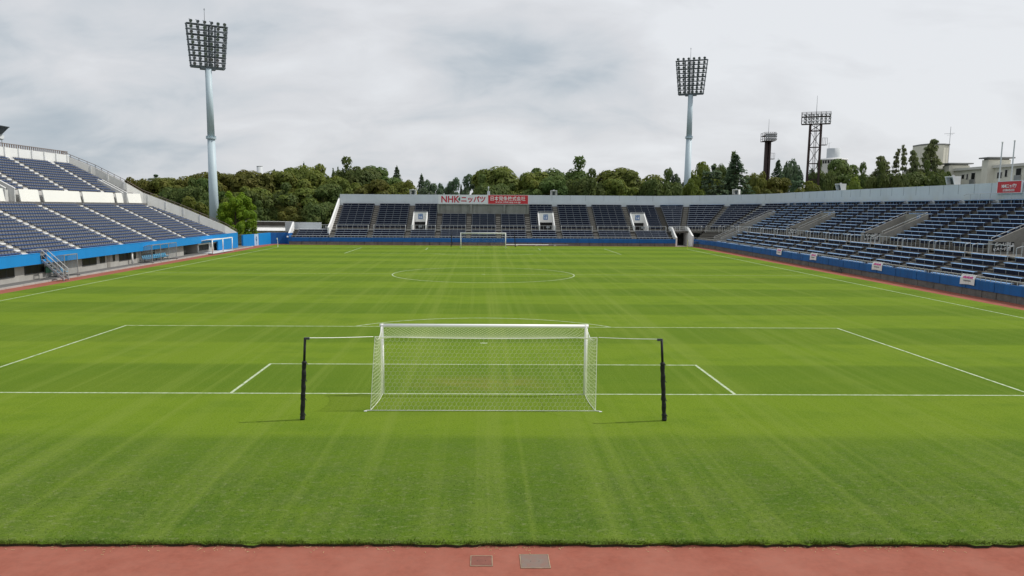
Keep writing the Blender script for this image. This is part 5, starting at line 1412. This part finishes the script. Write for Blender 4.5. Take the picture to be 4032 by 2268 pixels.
# brown lattice towers far off
def lattice_tower(cx, cy, zt, hw, hd, rot, label, head_w, head_d, zh, lw):
    t = thing('lattice_floodlight', label, 'floodlight', (cx, cy, 0), 'brown lattice floodlights')
    c, s = math.cos(rot), math.sin(rot)
    def T(u, w_, z): return Vector((cx+u*c-w_*s, cy+u*s+w_*c, z))
    for u in (-hw, hw):
        for w_ in (-hd, hd): b = MB(); b.bar(T(u*1.12, w_*1.1, -0.1), T(u, w_, zt), lw, lw, up=(0,1,0)); b.build('leg', rust, t)
    b = MB(); z = 6.0; k = 0
    while z < zt-1:
        z2 = min(z+4.3, zt)
        for w_ in (-hd, hd): b.bar(T(-hw, w_, z), T(hw, w_, z2), 0.09, 0.09); b.bar(T(hw, w_, z), T(-hw, w_, z2), 0.09, 0.09); b.bar(T(-hw, w_, z), T(hw, w_, z), 0.16, 0.22)
        for u in (-hw, hw): b.bar(T(u, -hd, z), T(u, hd, z2), 0.07, 0.07); b.bar(T(u, -hd, z), T(u, hd, z), 0.12, 0.16)
        z = z2
    for u in (-0.25, 0.1, 0.35): b.bar(T(u, 0, 4), T(u, 0, zt), 0.09, 0.09, up=(0,1,0))
    for k in range(int(zt/0.8)): b.bar(T(0.1, 0, 2+0.8*k), T(0.35, 0, 2+0.8*k), 0.05, 0.05)
    b.build('bracing', rust, t)
    b = MB()
    for z in (zt, zt+(zh-zt)*0.62): b.bar(T(-head_w, 0, z), T(head_w, 0, z), head_d*2, 0.18)
    for u in [lerp(-head_w, head_w, k/6) for k in range(7)]:
        for w_ in (-head_d, head_d): b.bar(T(u, w_, zt), T(u, w_, zh), 0.10, 0.10, up=(0,1,0))
    for w_ in (-head_d, head_d):
        for z in (zh, lerp(zt, zh, 0.31), lerp(zt, zh, 0.85)): b.bar(T(-head_w, w_, z), T(head_w, w_, z), 0.07, 0.07)
    for u in (-head_w, head_w):
        for z in (zh, lerp(zt, zh, 0.31)): b.bar(T(u, -head_d, z), T(u, head_d, z), 0.07, 0.07)
    b.build('platform', rust, t)
    b = MB(); b.box(*(lambda q: (q.x, q.x+1.4, q.y-0.8, q.y+0.8, q.z, q.z+0.15))(T(hw+0.2, 0, zt-5.6)))
    q = T(hw+0.2, 0, zt-5.6)
    for dx in (0.0, 0.45, 0.9, 1.35): b.box(q.x+dx, q.x+dx+0.06, q.y-0.8, q.y-0.74, q.z+0.15, q.z+1.9)
    b.box(q.x, q.x+1.4, q.y-0.8, q.y-0.74, q.z+1.85, q.z+1.92); b.build('balcony', rust, t)
    b = MB(); q = T(0, 0, zh-0.3); b.tube(q, q+Vector((0,0,4.6)), 0.08, 0.04, 6); b.build('lightning_rod', steel, t)
    proto = None
    for r_, z in enumerate((zt+0.5, zt+(zh-zt)*0.62+0.45, zt+1.35)):
        for k in range(7):
            o = T(lerp(-head_w*0.78, head_w*0.92, k/6), -head_d-0.1, z)
            if proto is None:
                b = MB(); b.tube((-0.2,0,0.1), (0.35,-0.25,-0.12), 0.18, 0.34, 8); b.bar((-0.2,0,-0.4), (-0.2,0,0.1), 0.06, 0.06, up=(0,1,0)); lm = b.build('lamp', steel, t); lm.data.transform(Matrix.Translation(PORG[t.name])); proto = lm
            else: lm = proto.copy(); COL.objects.link(lm); lm.parent = t
            lm.location = o-Vector((cx, cy, 0))
lattice_tower(88.9, 190, 29.3, 1.35, 0.55, -0.42, 'larger brown lattice floodlight with a side balcony behind the right stand', 3.6, 1.0, 32.4, 0.46)
lattice_tower(90.3, 230, 28.0, 0.50, 0.50, -0.1, 'smaller brown lattice floodlight left of the larger brown one', 1.7, 2.6, 30.6, 0.62)

# ------------------------------------------------------------------ buildings beyond
def apartment(x, y0, y1, zr, label, stairs, wins):
    t = thing('apartment_building', label, 'building', (x+6, (y0+y1)/2, 0), 'apartment blocks behind the right stand')
    b = MB(); b.box(x, x+12, y0, y1, -0.1, zr-0.5); b.build('wall', beige, t)
    b = MB(); b.box(x-0.55, x+12.4, y0-0.3, y1+0.3, zr-0.5, zr); b.build('roof', beige_lt, t)
    for (ya, yb, zs) in stairs:
        b = MB(); b.box(x-1.4, x+3, ya, yb, -0.1, zs); st_ = b.build('stair_tower', beige, t)
        b = MB(); b.box(x-1.9, x+3.4, ya-0.7, yb+0.4, zs+0.25, zs+0.5); b.box(x-1.2, x+2.8, ya+0.2, yb-0.2, zs, zs+0.25); b.build('cap', roof_grey, st_)
        b = MB(); b.box(x-1.9, x-0.01, ya-2.2, ya+0.2, zs-5.2, zs-5.0); b.build('porch_roof', roof_grey, st_)
        b = MB(); b.box(x-0.06, x-0.002, ya-1.9, ya-0.2, 8.5, zs-5.2); b.build('porch_opening', dark, st_)
        b = MB(); b.box(x+3.6, x+5.6, ya-7.2, ya-4.8, zr, zr+1.2); b.box(x+3.4, x+5.8, ya-7.5, ya-4.5, zr+1.2, zr+1.4); b.build('roof_vent', roof_grey, t)
    for (ya, yb, za, zb) in wins:
        b = MB(); b.box(x-0.05, x-0.004, ya, yb, za, zb); wd_ = b.build('window', glass_dk, t)
        b = MB(); b.box(x-0.10, x-0.002, ya-0.12, ya-0.001, za, zb); b.box(x-0.10, x-0.002, yb+0.001, yb+0.12, za, zb); b.box(x-0.12, x-0.002, ya-0.12, yb+0.12, zb+0.001, zb+0.12); b.build('window_frame', beige_lt, wd_)
        if zb-za > 1.6: b = MB(); b.box(x-0.35, x-0.06, ya-0.1, yb+0.1, za-0.1, za+0.95); b.build('balcony', steel, wd_)
wn = []
for ya, yb, za, zb in ((135.7, 137.0, 12.0, 14.25), (131.9, 133.0, 12.0, 14.35), (139.4, 140.3, 13.2, 14.05), (138.1, 138.6, 13.0, 14.1), (121.6, 123.1, 12.3, 14.5), (125.6, 126.3, 13.1, 14.4), (118.8, 120.2, 12.3, 14.5), (127.2, 128.6, 12.9, 14.0)):
    wn.append((ya, yb, za, zb)); wn.append((ya, yb, za-3.1, zb-3.1))
apartment(100, 100, 143, 15.4, 'near beige apartment block with stair towers behind the red wall sign', [(129.6, 131.6, 16.5), (142.9, 145.3, 16.1), (110, 112, 16.5)], wn)
apartment(100, 152, 185, 14.6, 'far beige apartment block half hidden by the pine trees', [(160, 162, 15.6)], [(166+4*k, 167.4+4*k, 12, 14) for k in range(4)])
t = thing('concrete_tower', 'tall beige windowless tower with an aerial behind the pine trees', 'tower', (128.5, 202, 0))
b = MB(); pts = [(124.6, 203, 0), (125.2, 200.4, 0), (129.6, 200, 0), (131.9, 201.5, 0), (131.9, 207, 0), (125, 208, 0)]
b.extrude(pts, (0, 0, 24.9)); b.build('shaft', beige, t)
b = MB(); b.extrude([(x+(0.25 if x > 128 else -0.1), y-0.1, 24.9) for x, y, z in pts], (0, 0, 0.35)); b.build('cap', roof_grey, t)
b = MB(); b.tube((131.6, 200.9, 18), (131.6, 200.9, 30), 0.10, 0.06, 6); b.bar((129.9, 200.9, 28.0), (132.8, 200.9, 28.2), 0.08, 0.08); b.bar((130.6, 200.6, 27.6), (132.2, 200.6, 27.8), 0.06, 0.06); b.build('aerial', steel, t)
WX0, WY0 = 141.6, 300.0
t = thing('water_tower', 'pale round water tower with a ring of windows behind the dark tree', 'tower', (WX0, WY0, 0))
b = MB(); b.lathe((WX0, WY0, 0), [(0, 31.1), (2.6, 31.1), (2.6, 27.0)], 32); b.build('tank', pale_grey, t, True)
b = MB(); b.lathe((WX0, WY0, 0), [(2.55, 27.3), (5.5, 26.9), (5.7, 26.5), (5.2, 26.4)], 32); b.build('roof', white, t)
b = MB(); b.lathe((WX0, WY0, 0), [(5.2, 26.45), (5.2, 0)], 32); b.build('drum', beige_lt, t)
for k in range(30):
    a = 2*math.pi*k/30; cx, cy = WX0+5.23*math.cos(a), WY0+5.23*math.sin(a); ta = Vector((-math.sin(a), math.cos(a), 0))
    if math.sin(a) > 0.3: continue
    b = MB(); b.bar(Vector((cx, cy, 25.6))-ta*0.36, Vector((cx, cy, 25.6))+ta*0.36, 0.06, 1.2); b.build('window', glass_dk, t)
b = MB(); b.tube((WX0-2, WY0, 31), (WX0-2, WY0, 33.4), 0.07, n=6); b.bar((WX0-2.8, WY0, 33.1), (WX0-1.2, WY0, 33.3), 0.06, 0.06); b.build('aerial', steel, t)
c = at(653, 419, 420)
t = thing('chimney', 'pale grey chimney far off above the treetops', 'chimney', (c.x, 420, 0))
b = MB(); b.tube((c.x, 420, 0), (c.x, 420, c.z), 1.75, 1.55, 20); b.build('stack', pale_grey, t, True)
b = MB(); b.tube((c.x, 420, c.z), (c.x, 420, c.z+0.25), 1.62, 1.62, 20); b.build('rim', roof_grey, t)

# ------------------------------------------------------------------ trees
def leaf(b, p, nrm, s, rr):
    nrm = nrm.normalized(); a = nrm.cross(Vector((rr.uniform(-1,1), rr.uniform(-1,1), rr.uniform(-1,1))))
    if a.length < 1e-3: a = Vector((1,0,0))
    a.normalize(); c = nrm.cross(a)
    s1, s2 = s*rr.uniform(0.6, 1.1), s*rr.uniform(0.35, 0.7)
    b.face([p-a*s1, p-c*s2+nrm*s*0.12, p+a*s1, p+c*s2+nrm*s*0.12])
def make_crown(seed, nblob, nleaf, lsize, shape):
    """unit crown: x,y radius 1, z 0..1 x 2 (drawn in metres of a 10 m wide tree, scaled by the object)"""
    rr = random.Random(seed); b = MB(); blobs = []; sq = 1.0 if shape == 'cone' else rr.uniform(0.8, 1.25)
    for k in range(nblob):
        while True:
            v = Vector((rr.uniform(-1,1), rr.uniform(-1,1), rr.uniform(-1,1)))
            if 0.25 < v.length < 1: break
        z = v.z
        if shape == 'dome': wv = math.sqrt(max(0.05, 1-max(0, z)**2))*(1.0 if z > -0.5 else 0.75)
        elif shape == 'cone': wv = max(0.15, math.sqrt(max(0.0, 1-((z+0.35)/1.35)**2))) if z > -0.35 else 1-0.25*(-0.35-z)
        else: wv = 0.85*math.sqrt(max(0.1, 1-z*z))+0.1
        l = math.hypot(v.x, v.y) or 1; rad = rr.uniform(0.30, 0.98)*wv
        blobs.append((Vector((v.x/l*rad*5*sq, v.y/l*rad*5, z*4.2)), (rr.uniform(0.9, 1.7) if shape == 'cone' else rr.uniform(0.55, 1.35)+(0.75 if rr.random() < 0.28 else 0))*(0.62 if shape == 'cone' else 1)))
    tot = sum(r*r for _, r in blobs)
    for c, r in blobs:
        n = int(nleaf*r*r/tot)
        for _ in range(n):
            d = Vector((rr.gauss(0,1), rr.gauss(0,1), rr.gauss(0.25,1))).normalized()
            rad = r*(1-abs(rr.gauss(0, 0.22)))
            p = c + Vector((d.x*rad, d.y*rad, d.z*rad*0.72))
            nn = (d + Vector((rr.gauss(0,0.30), rr.gauss(0,0.30), rr.gauss(0.35,0.30))))
            leaf(b, p, nn, lsize*rr.uniform(0.6, 1.25), rr)
    return b, blobs
def trunk_mb(blobs, h0, seed, lean=0.0):
    rr = random.Random(seed); b = MB()
    b.tube((0,0,-4.2-h0), (0.15,0.1,-1.5), 0.34, 0.22, 8); b.tube((0.15,0.1,-1.5), (0,0,2.2), 0.22, 0.08, 6)
    for c, r in blobs[:9]: 
        st = Vector((0.1, 0.1, rr.uniform(-3.2, -0.5))); b.tube(st, st.lerp(c, 0.9), 0.11, 0.03, 5)
    return b
def make_conifer(seed, layers, per, lsize, droop, thin=0.0, rmax=5.0, power=0.85, dens=1.0):
    rr = random.Random(seed); b = MB(); br_l = []
    for i in range(layers):
        t = i/(layers-1); z = -4.6+9.2*t; rad = rmax*(1-t)**power*rr.uniform(0.75, 1.1)+0.25
        for k in range(per):
            if rr.random() < thin: continue
            a = 2*math.pi*(k+rr.random()*0.8)/per + i*0.7; ln = rad*rr.uniform(0.65, 1.12)
            d = Vector((math.cos(a), math.sin(a), 0)); br_l.append((z, d, ln))
            n = int((10+ln*7)*dens)
            for _ in range(n):
                q = math.sqrt(rr.random()); p = d*ln*q + Vector((0,0,z - droop*ln*q*q + rr.gauss(0, 0.13)))
                sd = Vector((-d.y, d.x, 0)); p += sd*rr.gauss(0, 0.17*ln*(1.15-q)+0.12)
                nn = Vector((rr.gauss(0,0.35), rr.gauss(0,0.35), 1))+d*0.25
                leaf(b, p, nn, lsize*rr.uniform(0.6, 1.2), rr)
    tb = MB(); tb.tube((0,0,-9), (0,0,4.4), 0.32, 0.04, 7)
    for z, d, ln in br_l[::2]: tb.tube((0,0,z), d*ln*0.8+Vector((0,0,z-droop*ln*0.6)), 0.07, 0.02, 4)
    return b, tb
def make_pine(seed, rmax=3.6, thin=0.25, ntuft=60, sparse_top=True):
    rr = random.Random(seed); b = MB(); tb = MB()
    x = y = 0; prev = Vector((0,0,-9))
    axis = []
    for k in range(1, 15):
        z = -9+14*k/14; x += rr.gauss(0, 0.10); y += rr.gauss(0, 0.10); cur = Vector((x,y,z)); tb.tube(prev, cur, 0.30*(1-(k-1)/15), 0.30*(1-k/15), 6); axis.append(cur); prev = cur
    for k in range(ntuft):
        t = rr.random()**1.25; z = -4.6+9.5*t
        i = min(13, max(0, int((z+9)/1.0)-1)); c0 = axis[i]; c0 = Vector((c0.x, c0.y, z))
        rad = (rmax*(1-t)**0.8+0.55)*rr.uniform(0.25, 1.05); a = rr.uniform(0, 2*math.pi)
        c = c0+Vector((math.cos(a)*rad, math.sin(a)*rad, rad*0.18)); tb.tube(c0, c, 0.06, 0.03, 4)
        rs = rr.uniform(0.30, 0.72)*(1.2-0.6*t)
        for _ in range(int(40*rs/0.6)):
            d = Vector((rr.gauss(0,1), rr.gauss(0,1), rr.gauss(0,0.6))).normalized(); p = c+Vector((d.x*1.25, d.y*1.25, d.z*0.5))*rs*rr.uniform(0.2, 1.25)
            leaf(b, p, d+Vector((0,0,0.5)), 0.26*rr.uniform(0.6, 1.2), rr)
    return b, tb
protos = {}
def reg(key, crown_b, trunk_b, leafm):
    zs = sorted(p[2] for p in crown_b.v); rs = sorted(math.hypot(p[0], p[1]) for p in crown_b.v); n = len(zs)
    protos[key] = (crown_b, trunk_b, leafm, [None], zs[int(n*(0.995 if key in ('cedar', 'cedar_broad', 'poplar', 'pine', 'pine_thin', 'bright') else 0.988))], -zs[int(n*0.01)], rs[int(n*0.97)])
for i, (kd, lm, nb_, nl_, ls, sh) in enumerate((('olive', leaf_mid, 40, 13000, 0.27, 'dome'), ('olive2', leaf_mid, 44, 13000, 0.27, 'dome'), ('dark', leaf_dark, 42, 13000, 0.27, 'dome'), ('dark2', leaf_dark, 40, 13000, 0.27, 'round'), ('light', leaf_light, 24, 4800, 0.36, 'round'), ('bright', leaf_bright, 120, 22000, 0.22, 'cone'), ('bluish', leaf_blue, 22, 4600, 0.36, 'round'))):
    cb, bl = make_crown(100+i*7, nb_, nl_, ls, sh); reg(kd, cb, trunk_mb(bl, 4.5, i), lm)
cb, tb = make_conifer(41, 22, 8, 0.34, 0.26, 0.05, 4.6, 0.8); reg('cedar', cb, tb, leaf_blue)
cb, tb = make_conifer(47, 15, 7, 0.40, 0.12, 0.12, 5.6, 0.55); reg('cedar_broad', cb, tb, leaf_blue)
cb, tb = make_conifer(53, 26, 7, 0.30, 0.30, 0.05, 1.9, 0.5, 1.2); reg('poplar', cb, tb, leaf_dark)
cb, tb = make_pine(61, 3.9, 0.2, 230); reg('pine', cb, tb, leaf_pine)
cb, tb = make_pine(67, 2.0, 0.2, 95); reg('pine_thin', cb, tb, leaf_pine)
KIND = {'olive': ('broadleaf_tree', 'olive green broadleaf tree'), 'olive2': ('broadleaf_tree', 'olive green broadleaf tree'), 'dark': ('broadleaf_tree', 'dark green broadleaf tree'), 'dark2': ('broadleaf_tree', 'dark rounded broadleaf tree'),
        'light': ('broadleaf_tree', 'yellow green leafy tree'), 'bright': ('camphor_tree', 'bright green dense tree'), 'bluish': ('broadleaf_tree', 'hazy grey green tree'), 'cedar': ('cedar_tree', 'pointed blue green cedar'),
        'cedar_broad': ('cedar_tree', 'broad layered dark cedar'), 'poplar': ('poplar_tree', 'narrow upright poplar'), 'pine': ('pine_tree', 'dark tufted pine'), 'pine_thin': ('pine_tree', 'thin sparse pine')}
def tree(kd, xd, yd, Y, wd, where, low=None):
    """crown top at (xd, yd) on the print, crown wd wide there, standing at depth Y; low = height of the crown's foot"""
    tp = at(xd, yd, Y); sc = FPX/1.5652/((tp-CAM).dot(_f)); Wm = wd/sc
    nm, lab = KIND[kd]
    Wm *= 1.45 if kd in ('olive','olive2','dark','dark2','light','bluish') else 1.25 if kd in ('cedar','cedar_broad') else 1.15
    zt = tp.z; zl = low if low is not None else max(1.2, zt*0.22)
    H_ = zt-zl; 
    cb, tb, lm, slot, zs, bottom, rad = protos[kd]
    sz = H_/(zs+bottom); sxy = Wm/(2*rad)
    t = bpy.data.objects.new(nm, None); COL.objects.link(t); t.location = (tp.x, Y, zl+bottom*sz); t.empty_display_size = 0.5
    tag(t, lab+' '+where, 'tree', 'trees around the ground')
    rz = rnd.uniform(0, 6.28)
    if slot[0] is None:
        cr = cb.build('crown', lm, t); tk = tb.build('trunk', bark, t); slot[0] = (cr, tk)
        # meshes were written in local space
    else:
        cr, tk = slot[0][0].copy(), slot[0][1].copy(); COL.objects.link(cr); COL.objects.link(tk); cr.parent = t; tk.parent = t
    t.scale = (sxy, sxy, sz); t.rotation_euler = (0, 0, rz)
TREES = [
 # behind the left stand
 ('cedar_broad', 392, 441, 190, 92, 'above the top end of the left stand'), ('olive', 352, 456, 150, 100, 'half hidden behind the left stand railing', 1), ('olive2', 425, 452, 148, 120, 'left of the left floodlight pole, first of three', 1),
 ('olive', 496, 438, 152, 130, 'just left of the left floodlight pole', 1), ('dark', 470, 470, 140, 100, 'low behind the left stand railing', 0.5), ('light', 478, 500, 126, 74, 'small and low beside the left stand railing', 0.5), ('dark2', 520, 455, 146, 80, 'directly behind the left floodlight pole', 0.5),
 ('dark', 505, 505, 132, 70, 'low at the foot of the left floodlight pole', 0.3),
 ('bright', 591, 487, 117, 98, 'standing at the foot of the left floodlight pole', 0.2),
 # main wood between the pole and the far stand
 ('olive2', 585, 442, 158, 120, 'just right of the left floodlight pole', 1), ('olive', 655, 438, 152, 130, 'below the far chimney', 1), ('olive2', 715, 436, 154, 120, 'between the chimney and the cedar tops', 1),
 ('olive', 775, 422, 156, 130, 'under the dark cedar top', 1), ('olive', 625, 478, 138, 110, 'low behind the bright green tree', 0.3), ('dark', 690, 482, 137, 120, 'in the front row of the wood, first of three', 0.3), ('olive2', 750, 478, 138, 120, 'in the front row of the wood, second of three', 0.3),
 ('dark2', 820, 470, 139, 110, 'in the front row of the wood, last of three', 0.3), ('dark', 800, 508, 134, 90, 'dense against the far stand end wall', 0.2), ('olive', 728, 515, 133, 80, 'lowest in front of the wood', 0.2), ('dark', 655, 520, 133, 80, 'lowest beside the bright green tree', 0.2), ('dark2', 838, 520, 134, 70, 'tucked beside the white sloping end wall', 0.2),
 ('cedar', 764, 413, 175, 34, 'with its top poking above the wood'), ('cedar_broad', 690, 428, 178, 34, 'small beside the far chimney'), ('cedar_broad', 726, 426, 178, 40, 'small between the chimney and the poplars'), ('bluish', 624, 436, 185, 70, 'dark against the sky left of the chimney'), ('cedar', 803, 419, 180, 40, 'left of the poplar group'),
 ('poplar', 838, 424, 190, 12, 'leftmost of the poplar group'), ('poplar', 850, 421, 190, 13, 'in the middle of the poplar group'), ('poplar', 862, 424, 190, 12, 'rightmost of the poplar group'),
 ('dark', 905, 421, 158, 120, 'behind the left end of the far stand'), ('dark2', 950, 425, 160, 100, 'above the left part of the far stand'), ('olive', 870, 452, 145, 90, 'in front of the dark trees by the far stand', 0.5), ('olive2', 940, 458, 146, 110, 'low above the far stand wall', 0.5), ('olive', 1000, 462, 147, 90, 'at the right edge of the left wood', 0.5),
 ('cedar', 998, 422, 172, 60, 'at the right edge of the left wood'), ('cedar', 1060, 441, 205, 50, 'alone in the gap of the treeline'),
 ('bluish', 1095, 458, 230, 46, 'in the gap, first of four'), ('bluish', 1128, 452, 232, 44, 'in the gap, second of four'), ('bluish', 1160, 474, 225, 40, 'in the gap, third of four'), ('cedar', 1160, 465, 240, 20, 'tiny in the gap of the treeline'), ('bluish', 1075, 478, 200, 60, 'in the gap, last of four'),
 # centre wood behind the banner
 ('bluish', 1215, 446, 175, 80, 'left edge of the wood behind the banner'), ('olive', 1290, 427, 160, 150, 'above the red half of the banner', 1), ('dark', 1235, 462, 150, 100, 'above the white half of the banner', 1), ('olive2', 1350, 438, 152, 110, 'right of the long banner', 1),
 ('dark', 1425, 426, 160, 140, 'large in the middle of the far treeline', 1), ('dark2', 1385, 450, 148, 100, 'low behind the right speaker box', 1), ('dark', 1470, 450, 150, 100, 'at the right end of the middle wood', 1), ('bluish', 1525, 458, 200, 70, 'in the dip right of the middle wood', 1),
 ('olive', 1600, 431, 158, 150, 'left of the right floodlight pole', 1), ('olive2', 1555, 455, 150, 90, 'low left of the right floodlight pole', 1), ('dark', 1655, 452, 152, 90, 'touching the right floodlight pole', 1), ('bluish', 1701, 432, 168, 44, 'dark beside the right floodlight pole', 1),
 # right side
 ('light', 1768, 415, 176, 80, 'tall behind the layered cedar', 1), ('cedar_broad', 1795, 420, 160, 110, 'left of the tall pointed cedar', 1), ('light', 1745, 448, 158, 50, 'just right of the right floodlight pole', 1), ('dark', 1830, 414, 190, 60, 'behind the tall pointed cedar', 1),
 ('cedar', 1852, 391, 162, 104, 'tallest on the right'), ('olive', 1905, 441, 172, 70, 'between the tall cedar and the small brown tower', 1), ('cedar', 1958, 405, 200, 62, 'right of the small brown tower'), ('bluish', 1990, 414, 205, 56, 'between the two brown towers, tall', 1), ('bluish', 2015, 409, 215, 50, 'near the larger brown tower', 1),
 ('olive2', 1955, 452, 172, 84, 'low at the small brown tower', 1), ('cedar_broad', 2010, 446, 180, 70, 'low between the brown towers', 1), ('light', 2040, 462, 165, 80, 'low behind the larger brown tower', 1),
 ('dark2', 2112, 408, 205, 106, 'large below the water tower', 1), ('dark', 2075, 430, 200, 60, 'half behind the larger brown tower', 1), ('light', 2150, 453, 130, 62, 'small behind the right stand wall', 1), ('dark', 2180, 438, 170, 76, 'left of the pine group', 1),
 ('pine', 2222, 394, 145, 84, 'leftmost of the pine group', 4), ('pine_thin', 2256, 376, 150, 34, 'second in the pine group', 3), ('pine_thin', 2277, 366, 152, 30, 'third in the pine group', 3), ('pine', 2304, 380, 143, 56, 'fourth in the pine group', 3), ('pine', 2344, 354, 146, 84, 'tallest in front of the beige tower', 4),
 ('dark', 2240, 436, 140, 80, 'low under the pine group', 2), ('dark2', 2300, 440, 139, 90, 'low in the middle of the pine group', 2), ('dark', 2352, 432, 140, 70, 'low at the right end of the pine group', 2),
]
for a in TREES: tree(*a)
# hedge behind the gate
b = MB(); rr = random.Random(5)
for _ in range(1600):
    p = Vector((rr.uniform(-46, -41.2), rr.uniform(113.6, 116), abs(rr.gauss(0, 0.6)))); leaf(b, p, Vector((rr.gauss(0,1), rr.gauss(-0.6,1), rr.gauss(0.6,1))), 0.16, rr)
tag(b.build('hedge', leaf_mid), 'low green hedge seen through the gap beside the blue wall', 'hedge')
